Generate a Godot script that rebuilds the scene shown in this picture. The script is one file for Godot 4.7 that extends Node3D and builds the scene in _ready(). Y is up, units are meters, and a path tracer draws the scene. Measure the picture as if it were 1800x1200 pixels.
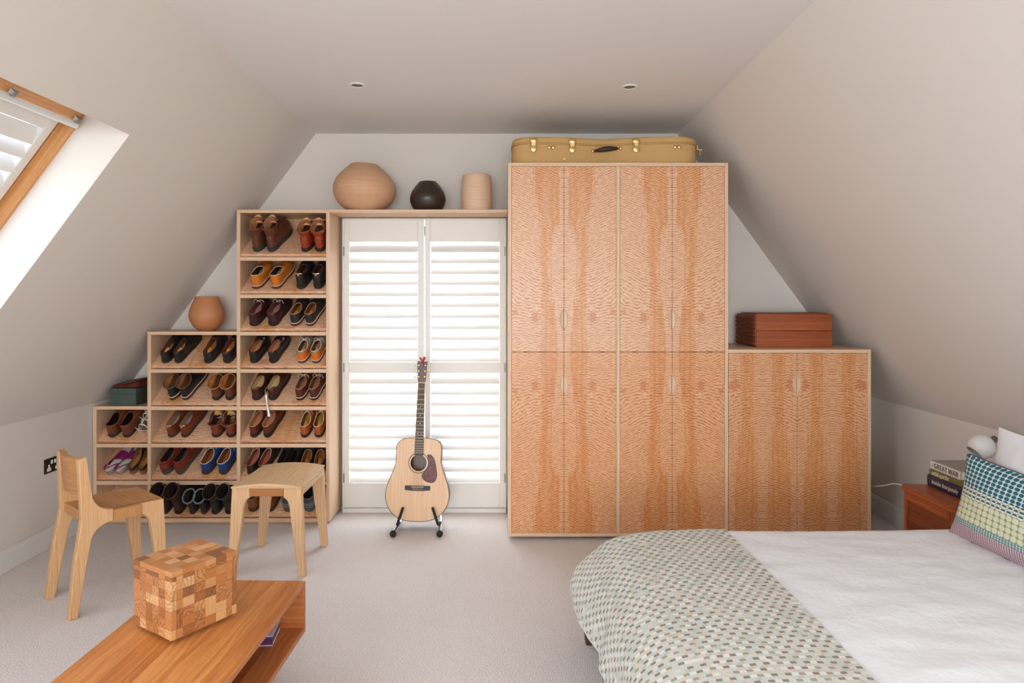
extends Node3D
# A loft bedroom: a stepped shoe rack, a shuttered glazed door, figured-wood wardrobes, a bed, a bench, a chair and a stool.
# World axes: x right, y up, the far wall lies at z = -4.66; the camera stands at (0, 1.42, 0).

const EYE := 1.42
const BACK := -4.66
const WALL_L := -2.61
const WALL_R := 2.49
const KNEE := 0.767
const CEIL := 2.558
const CEIL_L := -1.2816
const CEIL_R := 1.184
const REAR := 4.2
const SKY_ENERGY := 3.2
const ROOF_LIGHT := 0.38
const REAR_LIGHT := 18.5
const DOOR_LIGHT := 2.4
const SIDE_LIGHT := 3.2
const RIGHT_LIGHT := 3.2
const SLOPE_L := Vector3(0.59573, 0.80319, 0.0)
const OUT_L := Vector3(-0.80319, 0.59573, 0.0)

var M := {}
var used := {}
var rng := RandomNumberGenerator.new()


# ---------------------------------------------------------------- mesh building
class MB:
	var v := PackedVector3Array()
	var n := PackedVector3Array()
	var t := PackedVector2Array()
	var xf := Transform3D.IDENTITY
	var uo := Vector2.ZERO

	func tri3(a: Vector3, b: Vector3, c: Vector3, na: Vector3, nb: Vector3, nc: Vector3, ua: Vector2, ub: Vector2, uc: Vector2) -> void:
		var flip := (b - a).cross(c - a).dot(na + nb + nc) > 0.0
		var bs := xf.basis
		v.push_back(xf * a); n.push_back((bs * na).normalized()); t.push_back(ua + uo)
		if flip:
			v.push_back(xf * c); n.push_back((bs * nc).normalized()); t.push_back(uc + uo)
			v.push_back(xf * b); n.push_back((bs * nb).normalized()); t.push_back(ub + uo)
		else:
			v.push_back(xf * b); n.push_back((bs * nb).normalized()); t.push_back(ub + uo)
			v.push_back(xf * c); n.push_back((bs * nc).normalized()); t.push_back(uc + uo)

	func tri(a: Vector3, b: Vector3, c: Vector3, nn: Vector3, ua := Vector2.ZERO, ub := Vector2.ZERO, uc := Vector2.ZERO) -> void:
		tri3(a, b, c, nn, nn, nn, ua, ub, uc)

	func quad(a: Vector3, b: Vector3, c: Vector3, d: Vector3, nn: Vector3, ua := Vector2(0, 0), ub := Vector2(1, 0), uc := Vector2(1, 1), ud := Vector2(0, 1)) -> void:
		tri3(a, b, c, nn, nn, nn, ua, ub, uc)
		tri3(a, c, d, nn, nn, nn, ua, uc, ud)

	# box with chamfered edges; g is the axis along which the grain runs (u runs along it)
	func box(c: Vector3, s: Vector3, b := 0.0, g := 0) -> void:
		var h := s * 0.5
		b = minf(b, minf(h.x, minf(h.y, h.z)) * 0.9)
		for k in 3:
			var i := (k + 1) % 3
			var j := (k + 2) % 3
			for sk in [-1.0, 1.0]:
				var p := []
				for q in [[-1.0, -1.0], [1.0, -1.0], [1.0, 1.0], [-1.0, 1.0]]:
					var w := Vector3.ZERO
					w[k] = h[k] * sk
					w[i] = (h[i] - b) * q[0]
					w[j] = (h[j] - b) * q[1]
					p.push_back(w)
				var nn := Vector3.ZERO
				nn[k] = sk
				quad(c + p[0], c + p[1], c + p[2], c + p[3], nn, _uv(p[0], k, g), _uv(p[1], k, g), _uv(p[2], k, g), _uv(p[3], k, g))
		if b <= 0.0:
			return
		for k in 3:
			var i := (k + 1) % 3
			var j := (k + 2) % 3
			for si in [-1.0, 1.0]:
				for sj in [-1.0, 1.0]:
					var e := []
					for sk in [-1.0, 1.0]:
						var w := Vector3.ZERO
						w[k] = (h[k] - b) * sk
						w[i] = h[i] * si
						w[j] = (h[j] - b) * sj
						e.push_back(w)
						var y := w
						y[i] = (h[i] - b) * si
						y[j] = h[j] * sj
						e.push_back(y)
					var nn := Vector3.ZERO
					nn[i] = si
					nn[j] = sj
					nn = nn.normalized()
					quad(c + e[0], c + e[1], c + e[3], c + e[2], nn, _uv(e[0], i, g), _uv(e[1], i, g), _uv(e[3], i, g), _uv(e[2], i, g))
		for sx in [-1.0, 1.0]:
			for sy in [-1.0, 1.0]:
				for sz in [-1.0, 1.0]:
					var s3 := Vector3(sx, sy, sz)
					var ix := h * s3
					var a := ix - Vector3(0, b * sy, b * sz)
					var bb := ix - Vector3(b * sx, 0, b * sz)
					var cc := ix - Vector3(b * sx, b * sy, 0)
					tri(c + a, c + bb, c + cc, s3.normalized(), _uv(a, 0, g), _uv(bb, 0, g), _uv(cc, 0, g))

	func _uv(p: Vector3, k: int, g: int) -> Vector2:
		if k == g:
			return Vector2(p[(k + 1) % 3] * 0.4, p[(k + 2) % 3] + 0.13)
		return Vector2(p[g], p[3 - k - g])

	# flat shape in the xy plane, from z = -d/2 to d/2, its face edges chamfered by b; u runs along the axis g (0 x, 1 y)
	func prism(poly: PackedVector2Array, d: float, b := 0.0, g := 1, at := Vector3.ZERO) -> void:
		var m := poly.size()
		var area := 0.0
		for i in m:
			area += poly[i].cross(poly[(i + 1) % m])
		var sg := 1.0 if area > 0.0 else -1.0
		var ins := PackedVector2Array()
		for i in m:
			var e0 := (poly[i] - poly[(i + m - 1) % m]).normalized()
			var e1 := (poly[(i + 1) % m] - poly[i]).normalized()
			var n0 := Vector2(-e0.y, e0.x) * sg
			var n1 := Vector2(-e1.y, e1.x) * sg
			var mid := n0 + n1
			mid = mid / maxf(mid.length_squared() * 0.5, 0.3)
			ins.push_back(poly[i] + mid * b)
		var idx := Geometry2D.triangulate_polygon(ins)
		for side in [-1.0, 1.0]:
			var z: float = d * 0.5 * side
			for k in range(0, idx.size(), 3):
				var q := [ins[idx[k]], ins[idx[k + 1]], ins[idx[k + 2]]]
				tri(at + Vector3(q[0].x, q[0].y, z), at + Vector3(q[1].x, q[1].y, z), at + Vector3(q[2].x, q[2].y, z), Vector3(0, 0, side), _u2(q[0], g), _u2(q[1], g), _u2(q[2], g))
			if b > 0.0:
				for i in m:
					var j := (i + 1) % m
					var e := (poly[j] - poly[i]).normalized()
					var nn := Vector3(e.y * sg, -e.x * sg, side).normalized()
					var z1: float = (d * 0.5 - b) * side
					quad(at + Vector3(ins[i].x, ins[i].y, z), at + Vector3(ins[j].x, ins[j].y, z), at + Vector3(poly[j].x, poly[j].y, z1), at + Vector3(poly[i].x, poly[i].y, z1), nn, _u2(ins[i], g), _u2(ins[j], g), _u2(poly[j], g), _u2(poly[i], g))
		var zz := d * 0.5 - b
		for i in m:
			var j := (i + 1) % m
			var e := (poly[j] - poly[i]).normalized()
			var nn := Vector3(e.y * sg, -e.x * sg, 0)
			var along := poly[i][g]
			var along2 := poly[j][g]
			if absf(e[g]) < 0.5:
				along = poly[i][1 - g]
				along2 = poly[j][1 - g]
			quad(at + Vector3(poly[i].x, poly[i].y, -zz), at + Vector3(poly[j].x, poly[j].y, -zz), at + Vector3(poly[j].x, poly[j].y, zz), at + Vector3(poly[i].x, poly[i].y, zz), nn, Vector2(along, -zz), Vector2(along2, -zz), Vector2(along2, zz), Vector2(along, zz))

	func _u2(p: Vector2, g: int) -> Vector2:
		return p if g == 0 else Vector2(p.y, p.x)

	# smooth sheet through rows of points (all rows equally long); wrap closes each row; us/vs scale the UVs
	func grid(rows: Array, wrap := false, us := 1.0, vs := 1.0, flip := false, uvs: Array = []) -> void:
		var R := rows.size()
		var C: int = rows[0].size()
		var nor := []
		for r in R:
			var row := PackedVector3Array()
			row.resize(C)
			nor.push_back(row)
		var last := C if wrap else C - 1
		for r in R - 1:
			var p: PackedVector3Array = rows[r]
			var q: PackedVector3Array = rows[r + 1]
			for c in last:
				var d := (c + 1) % C
				var fn := (q[c] - p[d]).cross(q[d] - p[c])
				if flip:
					fn = -fn
				nor[r][c] += fn
				nor[r][d] += fn
				nor[r + 1][c] += fn
				nor[r + 1][d] += fn
		for r in R - 1:
			var p: PackedVector3Array = rows[r]
			var q: PackedVector3Array = rows[r + 1]
			for c in last:
				var d := (c + 1) % C
				var ua := Vector2(float(c) / last * us, float(r) / (R - 1) * vs)
				var ub := Vector2(float(c + 1) / last * us, ua.y)
				var uc := Vector2(ub.x, float(r + 1) / (R - 1) * vs)
				var ud := Vector2(ua.x, uc.y)
				if uvs:
					ua = uvs[r][c]
					ub = uvs[r][d]
					uc = uvs[r + 1][d]
					ud = uvs[r + 1][c]
				var na: Vector3 = nor[r][c]
				var nb: Vector3 = nor[r][d]
				var nc: Vector3 = nor[r + 1][d]
				var nd: Vector3 = nor[r + 1][c]
				tri3(p[c], p[d], q[d], na.normalized(), nb.normalized(), nc.normalized(), ua, ub, uc)
				tri3(p[c], q[d], q[c], na.normalized(), nc.normalized(), nd.normalized(), ua, uc, ud)

	func fan(ring: PackedVector3Array, c: Vector3, nn: Vector3, us := 1.0) -> void:
		for i in ring.size():
			var a := ring[i]
			var b := ring[(i + 1) % ring.size()]
			tri(a, b, c, nn, Vector2(a.x, a.z) * us, Vector2(b.x, b.z) * us, Vector2(c.x, c.z) * us)

	# round bar along a path; r is one radius or one per point; closed joins the ends
	func tube(path: PackedVector3Array, r, sides := 8, closed := false, flat := 1.0) -> void:
		var rows := []
		var m := path.size()
		var up := Vector3.UP
		var prev := Vector3.ZERO
		for i in m:
			var a := path[(i + m - 1) % m] if closed or i > 0 else path[i]
			var b := path[(i + 1) % m] if closed or i < m - 1 else path[i]
			var dir := (b - a).normalized()
			if prev == Vector3.ZERO:
				up = Vector3.UP if absf(dir.y) < 0.9 else Vector3.RIGHT
				prev = (up - dir * up.dot(dir)).normalized()
			prev = (prev - dir * prev.dot(dir)).normalized()
			var side := dir.cross(prev)
			var rad: float = r if r is float else r[i]
			var row := PackedVector3Array()
			for k in sides:
				var an := TAU * k / sides
				row.push_back(path[i] + (prev * cos(an) * flat + side * sin(an)) * rad)
			rows.push_back(row)
		if closed:
			rows.push_back(rows[0])
		grid(rows, true, 1.0, 1.0, true)
		if not closed:
			fan(rows[0], path[0], (path[0] - path[1]).normalized())
			fan(rows[m - 1], path[m - 1], (path[m - 1] - path[m - 2]).normalized())

	# profile of (radius, height) turned about the y axis at c
	func lathe(prof: PackedVector2Array, seg := 40, c := Vector3.ZERO, us := 1.0, vs := 1.0, tilt := 0.0) -> void:
		var rows := []
		for p in prof:
			var row := PackedVector3Array()
			for k in seg:
				var an := TAU * k / seg
				row.push_back(c + Vector3(cos(an) * p.x, p.y + tilt * cos(an) * p.x * p.y, sin(an) * p.x))
			rows.push_back(row)
		grid(rows, true, us, vs, true)

	func ball(c: Vector3, r: Vector3, seg := 12, rings := 8) -> void:
		var rows := []
		for i in rings + 1:
			var la := -PI / 2 + PI * i / rings
			var row := PackedVector3Array()
			for k in seg:
				var an := TAU * k / seg
				row.push_back(c + Vector3(cos(an) * cos(la) * r.x, sin(la) * r.y, sin(an) * cos(la) * r.z))
			rows.push_back(row)
		grid(rows, true, 1.0, 1.0, true)

	func mesh() -> ArrayMesh:
		var arr := []
		arr.resize(Mesh.ARRAY_MAX)
		arr[Mesh.ARRAY_VERTEX] = v
		arr[Mesh.ARRAY_NORMAL] = n
		arr[Mesh.ARRAY_TEX_UV] = t
		var am := ArrayMesh.new()
		am.add_surface_from_arrays(Mesh.PRIMITIVE_TRIANGLES, arr)
		return am


# ---------------------------------------------------------------- naming and parenting
func numbered(called: String) -> String:
	var k: int = used.get(called, 0)
	used[called] = k + 1
	return called if k == 0 else "%s_%03d" % [called, k]


func tag(o: Node3D, label: String, category: String, group := "") -> Node3D:
	o.set_meta("label", label)
	o.set_meta("category", category)
	if group != "":
		o.set_meta("group", group)
	return o


func thing(called: String, label: String, category: String, at := Vector3.ZERO, yaw := 0.0, group := "") -> Node3D:
	var o := Node3D.new()
	o.name = numbered(called)
	add_child(o)
	o.position = at
	o.rotation_degrees.y = yaw
	tag(o, label, category, group)
	return o


func part(called: String, mb: MB, mat: Material, parent: Node3D) -> MeshInstance3D:
	var o := MeshInstance3D.new()
	o.name = called
	o.mesh = mb.mesh()
	o.material_override = mat
	parent.add_child(o, true)
	return o


func struct(called: String, mb: MB, mat: Material) -> MeshInstance3D:
	var o := MeshInstance3D.new()
	o.name = called
	o.mesh = mb.mesh()
	o.material_override = mat
	o.set_meta("kind", "structure")
	add_child(o, true)
	return o


func struct_root(called: String) -> Node3D:
	var o := Node3D.new()
	o.name = called
	o.set_meta("kind", "structure")
	add_child(o, true)
	return o


func lettering(words: String, height: float, depth: float, mat: Material, parent: Node3D, xf: Transform3D, serif := false, bold := true) -> void:
	var f := SystemFont.new()
	f.font_names = PackedStringArray(["Droid Serif" if serif else "Droid Sans"])
	f.font_weight = 700 if bold else 400
	var tm := TextMesh.new()
	tm.text = words
	tm.font = f
	tm.font_size = 32
	tm.pixel_size = height / 24.0
	tm.depth = depth
	tm.curve_step = 1.0
	tm.horizontal_alignment = HORIZONTAL_ALIGNMENT_LEFT
	tm.vertical_alignment = VERTICAL_ALIGNMENT_CENTER
	var o := MeshInstance3D.new()
	o.name = "lettering"
	o.mesh = tm
	o.material_override = mat
	o.transform = xf
	parent.add_child(o, true)


# ---------------------------------------------------------------- materials
func mat(c: Color, rough := 0.6, tex: Texture2D = null, sc := Vector3.ONE, metal := 0.0) -> StandardMaterial3D:
	var m := StandardMaterial3D.new()
	m.albedo_color = c
	m.roughness = rough
	m.metallic = metal
	if tex:
		m.albedo_texture = tex
		m.uv1_scale = sc
	return m


func rgb(r: int, g: int, b: int) -> Color:
	return Color(r / 255.0, g / 255.0, b / 255.0)


func fast(s: int, f: float, oct := 3) -> FastNoiseLite:
	var q := FastNoiseLite.new()
	q.seed = s
	q.noise_type = FastNoiseLite.TYPE_SIMPLEX_SMOOTH
	q.frequency = f
	q.fractal_octaves = oct
	return q


func tex(im: Image) -> ImageTexture:
	return ImageTexture.create_from_image(im)


# straight-grained board: u along the grain; light and dark are the two ends of the tone
func board_tex(w: int, h: int, s: int, light: Color, dark: Color, bands: int, fleck: float) -> ImageTexture:
	var im := Image.create_empty(w, h, false, Image.FORMAT_RGB8)
	var q := fast(s, 1.0, 3)
	var q2 := fast(s + 7, 1.0, 2)
	var r := RandomNumberGenerator.new()
	r.seed = s
	var shade := []
	for i in maxi(bands, 1):
		shade.push_back(r.randf_range(-0.22, 0.22) if bands > 1 else 0.0)
	for y in h:
		var v := float(y) / h
		var bi := int(v * maxi(bands, 1))
		var sh: float = shade[bi]
		for x in w:
			var u := float(x) / w
			var an := TAU * u
			var wob := q2.get_noise_3d(cos(an) * 0.35, sin(an) * 0.35, v * 2.0 + bi * 9.0)
			var g1 := q.get_noise_3d(cos(an) * 0.25, sin(an) * 0.25, (v + wob * 0.03) * 26.0 + bi * 31.0)
			var g2 := q.get_noise_3d(cos(an) * 3.0, sin(an) * 3.0, v * 90.0)
			var k := clampf(0.42 + g1 * 0.55 + g2 * fleck + sh, 0.0, 1.0)
			im.set_pixel(x, y, light.lerp(dark, k))
	return tex(im)


# rippled, figured veneer of one leaf: u = 0 is the book-match seam, u = 1 the outer edge, v = 0 the top of the picture
func figure_image(w: int, h: int, s: int, size: Vector2, lens: bool) -> Image:
	var im := Image.create_empty(w, h, false, Image.FORMAT_RGB8)
	var rip := fast(s, 1.0, 2)
	var wob := fast(s + 3, 1.0, 2)
	var band := fast(s + 5, 1.0, 2)
	var pale := Color(0.905, 0.725, 0.580)
	var warm := Color(0.868, 0.620, 0.405)
	var dark_p := Color(0.735, 0.470, 0.315)
	var dark_w := Color(0.690, 0.395, 0.190)
	var knot := Color(0.775, 0.455, 0.295)
	for y in h:
		var v := float(y) / h
		var d := (1.0 - v)                 # 1 at the far end, 0 at the mid line
		for x in w:
			var u := float(x) / w
			var px := u * size.x
			var py := v * size.y
			# bands of colour that run up the leaf
			var e := band.get_noise_2d(u * 14.0, v * 0.7) * 0.10 + 0.02 * band.get_noise_2d(u * 60.0, v * 3.0)
			var lo := lerpf(0.16, 0.10, smoothstep(0.2, 0.95, d))
			var hi := lerpf(0.42, 0.56, smoothstep(0.55, 0.95, d))
			if lens:
				var bulge := 0.27 * sqrt(maxf(0.0, 1.0 - pow((d - 0.42) / 0.30, 2.0)))
				lo = maxf(lo, bulge)
			else:
				lo = lerpf(0.30, 0.16, smoothstep(0.1, 0.9, d))
				hi = lerpf(0.62, 0.80, smoothstep(0.2, 0.9, d))
			var wm := smoothstep(lo - 0.03, lo + 0.03, u + e) * (1.0 - smoothstep(hi - 0.02, hi + 0.02, u + e))
			wm *= 0.75 + 0.6 * band.get_noise_2d(u * 9.0 + 40.0, v * 2.0)
			wm = clampf(wm + 0.25 * band.get_noise_2d(u * 3.0 + 9.0, v * 6.0), 0.0, 1.0)
			# ripples: short, broken, sloping lines across the leaf
			var slope := lerpf(0.0, 0.40, smoothstep(0.10, 0.45, d)) * smoothstep(-0.1, 0.30, u)
			slope += wob.get_noise_2d(px * 3.0, py * 3.0) * 0.06
			var warp := 0.7 * wob.get_noise_2d(px * 5.0 + 70.0, py * 3.0) + 0.38 * wob.get_noise_2d(px * 24.0, py * 14.0 + 30.0) + 0.16 * wob.get_noise_2d(px * 70.0, py * 45.0)
			warp += 0.75 * smoothstep(0.50, 0.08, d) * wob.get_noise_2d(px * 17.0 + 11.0, py * 5.0)
			var phase := (py + px * slope) / 0.0138 + warp
			var amp := clampf(0.72 + 1.0 * rip.get_noise_2d(px * 20.0, py * 60.0), 0.0, 1.0)
			var wave := sin(TAU * phase)
			var k := pow(0.5 + 0.5 * wave, 1.7) * amp
			k = clampf(k + 0.35 * rip.get_noise_2d(px * 30.0 + 50.0, py * 150.0), 0.0, 1.0)
			var k2 := pow(0.5 - 0.5 * wave, 2.0) * amp * 0.6
			var base := pale.lerp(warm, wm)
			var deep := dark_p.lerp(dark_w, wm)
			var c := base.lerp(deep, k)
			c = c.lerp(base.lightened(0.28), k2 * 0.6)
			# knots
			for kn in [[0.54, 0.185, 0.075, 1.0], [0.93, 0.215, 0.05, 0.7], [0.22, 0.17, 0.03, 0.5], [0.60, 0.73, 0.018, 0.6], [0.53, 0.73, 0.012, 0.6]]:
				var kx: float = kn[0]
				var kd: float = kn[1]
				if not lens:
					if kd > 0.5 or kx < 0.3:
						continue
					kx = 0.80 if kx > 0.5 and kx < 0.6 else kx
					kd = 0.18
				var dx: float = (u - kx) * size.x / (kn[2] * 0.33)
				var dy: float = (d - kd) * size.y / (kn[2] * 0.45)
				var rr := dx * dx + dy * dy + wob.get_noise_2d(px * 60.0, py * 60.0) * 1.3
				c = c.lerp(knot.lerp(dark_w, k * 0.5), (1.0 - smoothstep(0.5, 1.4, rr)) * kn[3] * 0.55)
			im.set_pixel(x, y, c)
	return im


func noise_image(w: int, h: int, s: int, f: float, a: Color, b: Color, power := 1.0, oct := 3) -> Image:
	var q := fast(s, f, oct)
	var g := q.get_seamless_image(w, h)
	var im := Image.create_empty(w, h, false, Image.FORMAT_RGB8)
	for y in h:
		for x in w:
			im.set_pixel(x, y, a.lerp(b, pow(g.get_pixel(x, y).r, power)))
	return im


func make_materials() -> void:
	M.wall = mat(Color(0.885, 0.855, 0.822), 0.92)
	M.ceiling = mat(Color(0.915, 0.90, 0.885), 0.95)
	M.trim = mat(Color(0.90, 0.89, 0.87), 0.55)
	M.shutter = mat(Color(0.93, 0.92, 0.90), 0.45)
	M.slat = mat(Color(0.94, 0.935, 0.92), 0.45)
	M.slat.backlight_enabled = true
	M.slat.backlight = Color(0.12, 0.12, 0.12)
	var cl := noise_image(512, 512, 11, 0.11, Color(0.965, 0.93, 0.91), Color(0.785, 0.74, 0.72), 1.0, 2)
	M.carpet = mat(Color(1, 1, 1), 0.97, tex(cl), Vector3(2.2, 2.2, 2.2))
	M.carpet.uv1_triplanar = true
	M.carpet.uv1_world_triplanar = true
	var ch := noise_image(512, 512, 12, 0.12, Color(0, 0, 0), Color(1, 1, 1), 1.0, 2)
	M.carpet.heightmap_enabled = true
	M.carpet.heightmap_texture = tex(ch)
	M.carpet.heightmap_scale = 0.35
	M.carpet.rim_enabled = true
	M.carpet.rim = 0.3
	# woods
	var maple := board_tex(512, 256, 21, Color(1, 1, 1), Color(0.86, 0.80, 0.74), 1, 0.12)
	M.maple = mat(Color(0.930, 0.800, 0.675), 0.45, maple, Vector3(1.6, 6.0, 1))
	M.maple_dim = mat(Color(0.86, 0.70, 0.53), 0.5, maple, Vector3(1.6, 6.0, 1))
	M.frame_wood = mat(Color(0.89, 0.75, 0.615), 0.45, maple, Vector3(1.6, 6.0, 1))
	var oak := board_tex(1024, 512, 31, Color(1, 1, 1), Color(0.80, 0.66, 0.50), 7, 0.20)
	M.oak = mat(Color(0.835, 0.565, 0.320), 0.38, oak, Vector3(1.0, 1.85, 1))
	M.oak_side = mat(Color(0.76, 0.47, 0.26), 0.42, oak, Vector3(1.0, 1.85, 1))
	var ash := board_tex(512, 256, 41, Color(1, 1, 1), Color(0.83, 0.74, 0.62), 1, 0.22)
	M.chair_leg = mat(Color(0.900, 0.735, 0.560), 0.5, ash, Vector3(2.0, 8.0, 1))
	M.chair_seat = mat(Color(0.800, 0.590, 0.395), 0.45, ash, Vector3(2.0, 5.0, 1))
	M.stool_leg = mat(Color(0.925, 0.780, 0.625), 0.5, ash, Vector3(2.0, 8.0, 1))
	M.stool_seat = mat(Color(0.905, 0.770, 0.615), 0.45, ash, Vector3(2.0, 5.0, 1))
	M.end_grain = mat(Color(0.74, 0.49, 0.30), 0.6, ash, Vector3(9.0, 14.0, 1))
	var cherry := board_tex(512, 256, 51, Color(1, 1, 1), Color(0.70, 0.58, 0.48), 3, 0.12)
	M.cherry = mat(Color(0.68, 0.36, 0.19), 0.35, cherry, Vector3(1.6, 3.2, 1))
	M.mahogany = mat(Color(0.70, 0.37, 0.20), 0.4, cherry, Vector3(1.2, 4.0, 1))
	M.carved = mat(Color(0.53, 0.26, 0.14), 0.45, cherry, Vector3(1.2, 4.0, 1))
	M.pine = mat(Color(0.92, 0.69, 0.46), 0.4, ash, Vector3(1.0, 4.0, 1))
	# figured veneer: upper leaf, mirrored leaf, and the low cabinet's doubled leaf
	var fig := figure_image(400, 1300, 61, Vector2(0.32, 1.11), true)
	M.figure = mat(Color(1, 1, 1), 0.36, tex(fig))
	var low := figure_image(300, 1100, 71, Vector2(0.20, 1.09), false)
	var two := Image.create_empty(600, 1100, false, Image.FORMAT_RGB8)
	two.blit_rect(low, Rect2i(0, 0, 300, 1100), Vector2i(300, 0))
	low.flip_x()
	two.blit_rect(low, Rect2i(0, 0, 300, 1100), Vector2i(0, 0))
	M.figure_low = mat(Color(0.97, 0.93, 0.88), 0.36, tex(two))
	var pale_fig: Image = fig.duplicate()
	pale_fig.resize(200, 650)
	pale_fig.adjust_bcs(1.13, 0.95, 0.85)
	M.figure_shelf = mat(Color(1, 0.985, 0.96), 0.5, tex(pale_fig), Vector3(1, 1, 1))
	# metals, plastics, cloth
	M.gold = mat(Color(0.93, 0.80, 0.56), 0.32, null, Vector3.ONE, 1.0)
	M.chrome = mat(Color(0.86, 0.86, 0.87), 0.3, null, Vector3.ONE, 1.0)
	M.nickel = mat(Color(0.55, 0.53, 0.50), 0.35, null, Vector3.ONE, 1.0)
	M.bronze = mat(Color(0.24, 0.18, 0.14), 0.4, null, Vector3.ONE, 0.6)
	M.black = mat(Color(0.075, 0.065, 0.06), 0.6)
	M.gap = mat(Color(0.09, 0.065, 0.05), 0.9)
	M.white = mat(Color(0.90, 0.90, 0.89), 0.5)
	M.glass = mat(Color(0.9, 0.95, 0.95, 0.08), 0.05)
	M.glass.transparency = BaseMaterial3D.TRANSPARENCY_ALPHA


func leather(r: int, g: int, bl: int, rough := 0.42) -> StandardMaterial3D:
	var key := "leather_%d_%d_%d_%d" % [r, g, bl, int(rough * 100)]
	if not M.has(key):
		M[key] = mat(rgb(r, g, bl), rough)
	return M[key]


# ---------------------------------------------------------------- the scene
func _ready() -> void:
	rng.seed = 5
	# camera
	var cam := Camera3D.new()
	cam.name = "camera"
	cam.near = 0.05
	cam.far = 60.0
	cam.projection = Camera3D.PROJECTION_FRUSTUM
	cam.size = cam.near                                  # 1200 pixels of focal length in a frame 1200 high
	cam.frustum_offset = Vector2(0.0125, -0.06) * cam.near   # horizon 72 pixels above the middle
	cam.position = Vector3(0, EYE, 0)
	add_child(cam)
	cam.current = true
	# sky and exposure
	var sky := ProceduralSkyMaterial.new()
	sky.sky_top_color = Color(0.86, 0.91, 1.0)
	sky.sky_horizon_color = Color(0.98, 0.99, 1.0)
	sky.ground_horizon_color = Color(0.80, 0.80, 0.78)
	sky.ground_bottom_color = Color(0.55, 0.55, 0.53)
	sky.sky_energy_multiplier = 1.0
	sky.ground_energy_multiplier = 1.0
	var env := Environment.new()
	env.background_mode = Environment.BG_SKY
	env.sky = Sky.new()
	env.sky.sky_material = sky
	env.background_energy_multiplier = SKY_ENERGY
	env.tonemap_mode = Environment.TONE_MAPPER_LINEAR
	env.tonemap_exposure = 1.08
	env.sdfgi_enabled = true
	env.ssao_enabled = true
	env.ssil_enabled = true
	var we := WorldEnvironment.new()
	we.name = "environment"
	we.environment = env
	add_child(we)
	# daylight that comes through the openings: the roof window, the windows behind the camera, the glazed door
	window_light("roof_window_daylight", slope_point(1.08, 0.198, -2.40), -OUT_L, Vector2(0.95, 1.12), ROOF_LIGHT, Color(0.92, 0.965, 1.0))
	window_light("second_roof_window_daylight", slope_point(1.08, 0.198, -0.35), -OUT_L, Vector2(1.05, 1.12), SIDE_LIGHT, Color(0.92, 0.965, 1.0))
	var sr := Vector3(CEIL_R - WALL_R, CEIL - KNEE, 0).normalized()
	var right_out := Vector3(sr.y, -sr.x, 0)
	window_light("right_roof_window_daylight", Vector3(WALL_R, KNEE, 0.60) + sr * 1.08 + right_out * 0.198, -right_out, Vector2(1.05, 1.12), RIGHT_LIGHT, Color(0.92, 0.965, 1.0))
	window_light("rear_window_daylight", Vector3(-0.1, 1.42, REAR - 0.03), Vector3(0, 0, -1), Vector2(3.3, 1.66), REAR_LIGHT, Color(0.93, 0.97, 1.0))
	window_light("door_daylight", Vector3(-0.53, 1.0, BACK - 0.02), Vector3(0, 0, 1), Vector2(1.0, 1.84), DOOR_LIGHT, Color(0.94, 0.975, 1.0))
	make_materials()
	more_materials()
	build_room()
	build_roof_window()
	build_door()
	build_rack()
	build_wardrobes()
	build_bed()
	build_bench()
	build_seats()
	build_guitar()
	build_shelf_things()
	build_nightstand()
	build_small()
	build_shoes()


func window_light(called: String, at: Vector3, towards: Vector3, size: Vector2, energy: float, c: Color) -> void:
	var l := AreaLight3D.new()
	l.name = called
	l.area_size = size
	l.light_energy = energy
	l.light_color = c
	l.shadow_enabled = true
	l.area_range = 12.0
	l.area_attenuation = 2.0
	add_child(l)
	var up := Vector3.UP if absf(towards.normalized().y) < 0.99 else Vector3.RIGHT
	l.transform = Transform3D(Basis.looking_at(towards.normalized(), up), at)


func slope_point(s: float, off: float, z: float) -> Vector3:
	return Vector3(WALL_L, KNEE, z) + SLOPE_L * s + OUT_L * off


func slab(b: MB, lo: Vector3, hi: Vector3) -> void:
	b.box((lo + hi) * 0.5, hi - lo)


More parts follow.
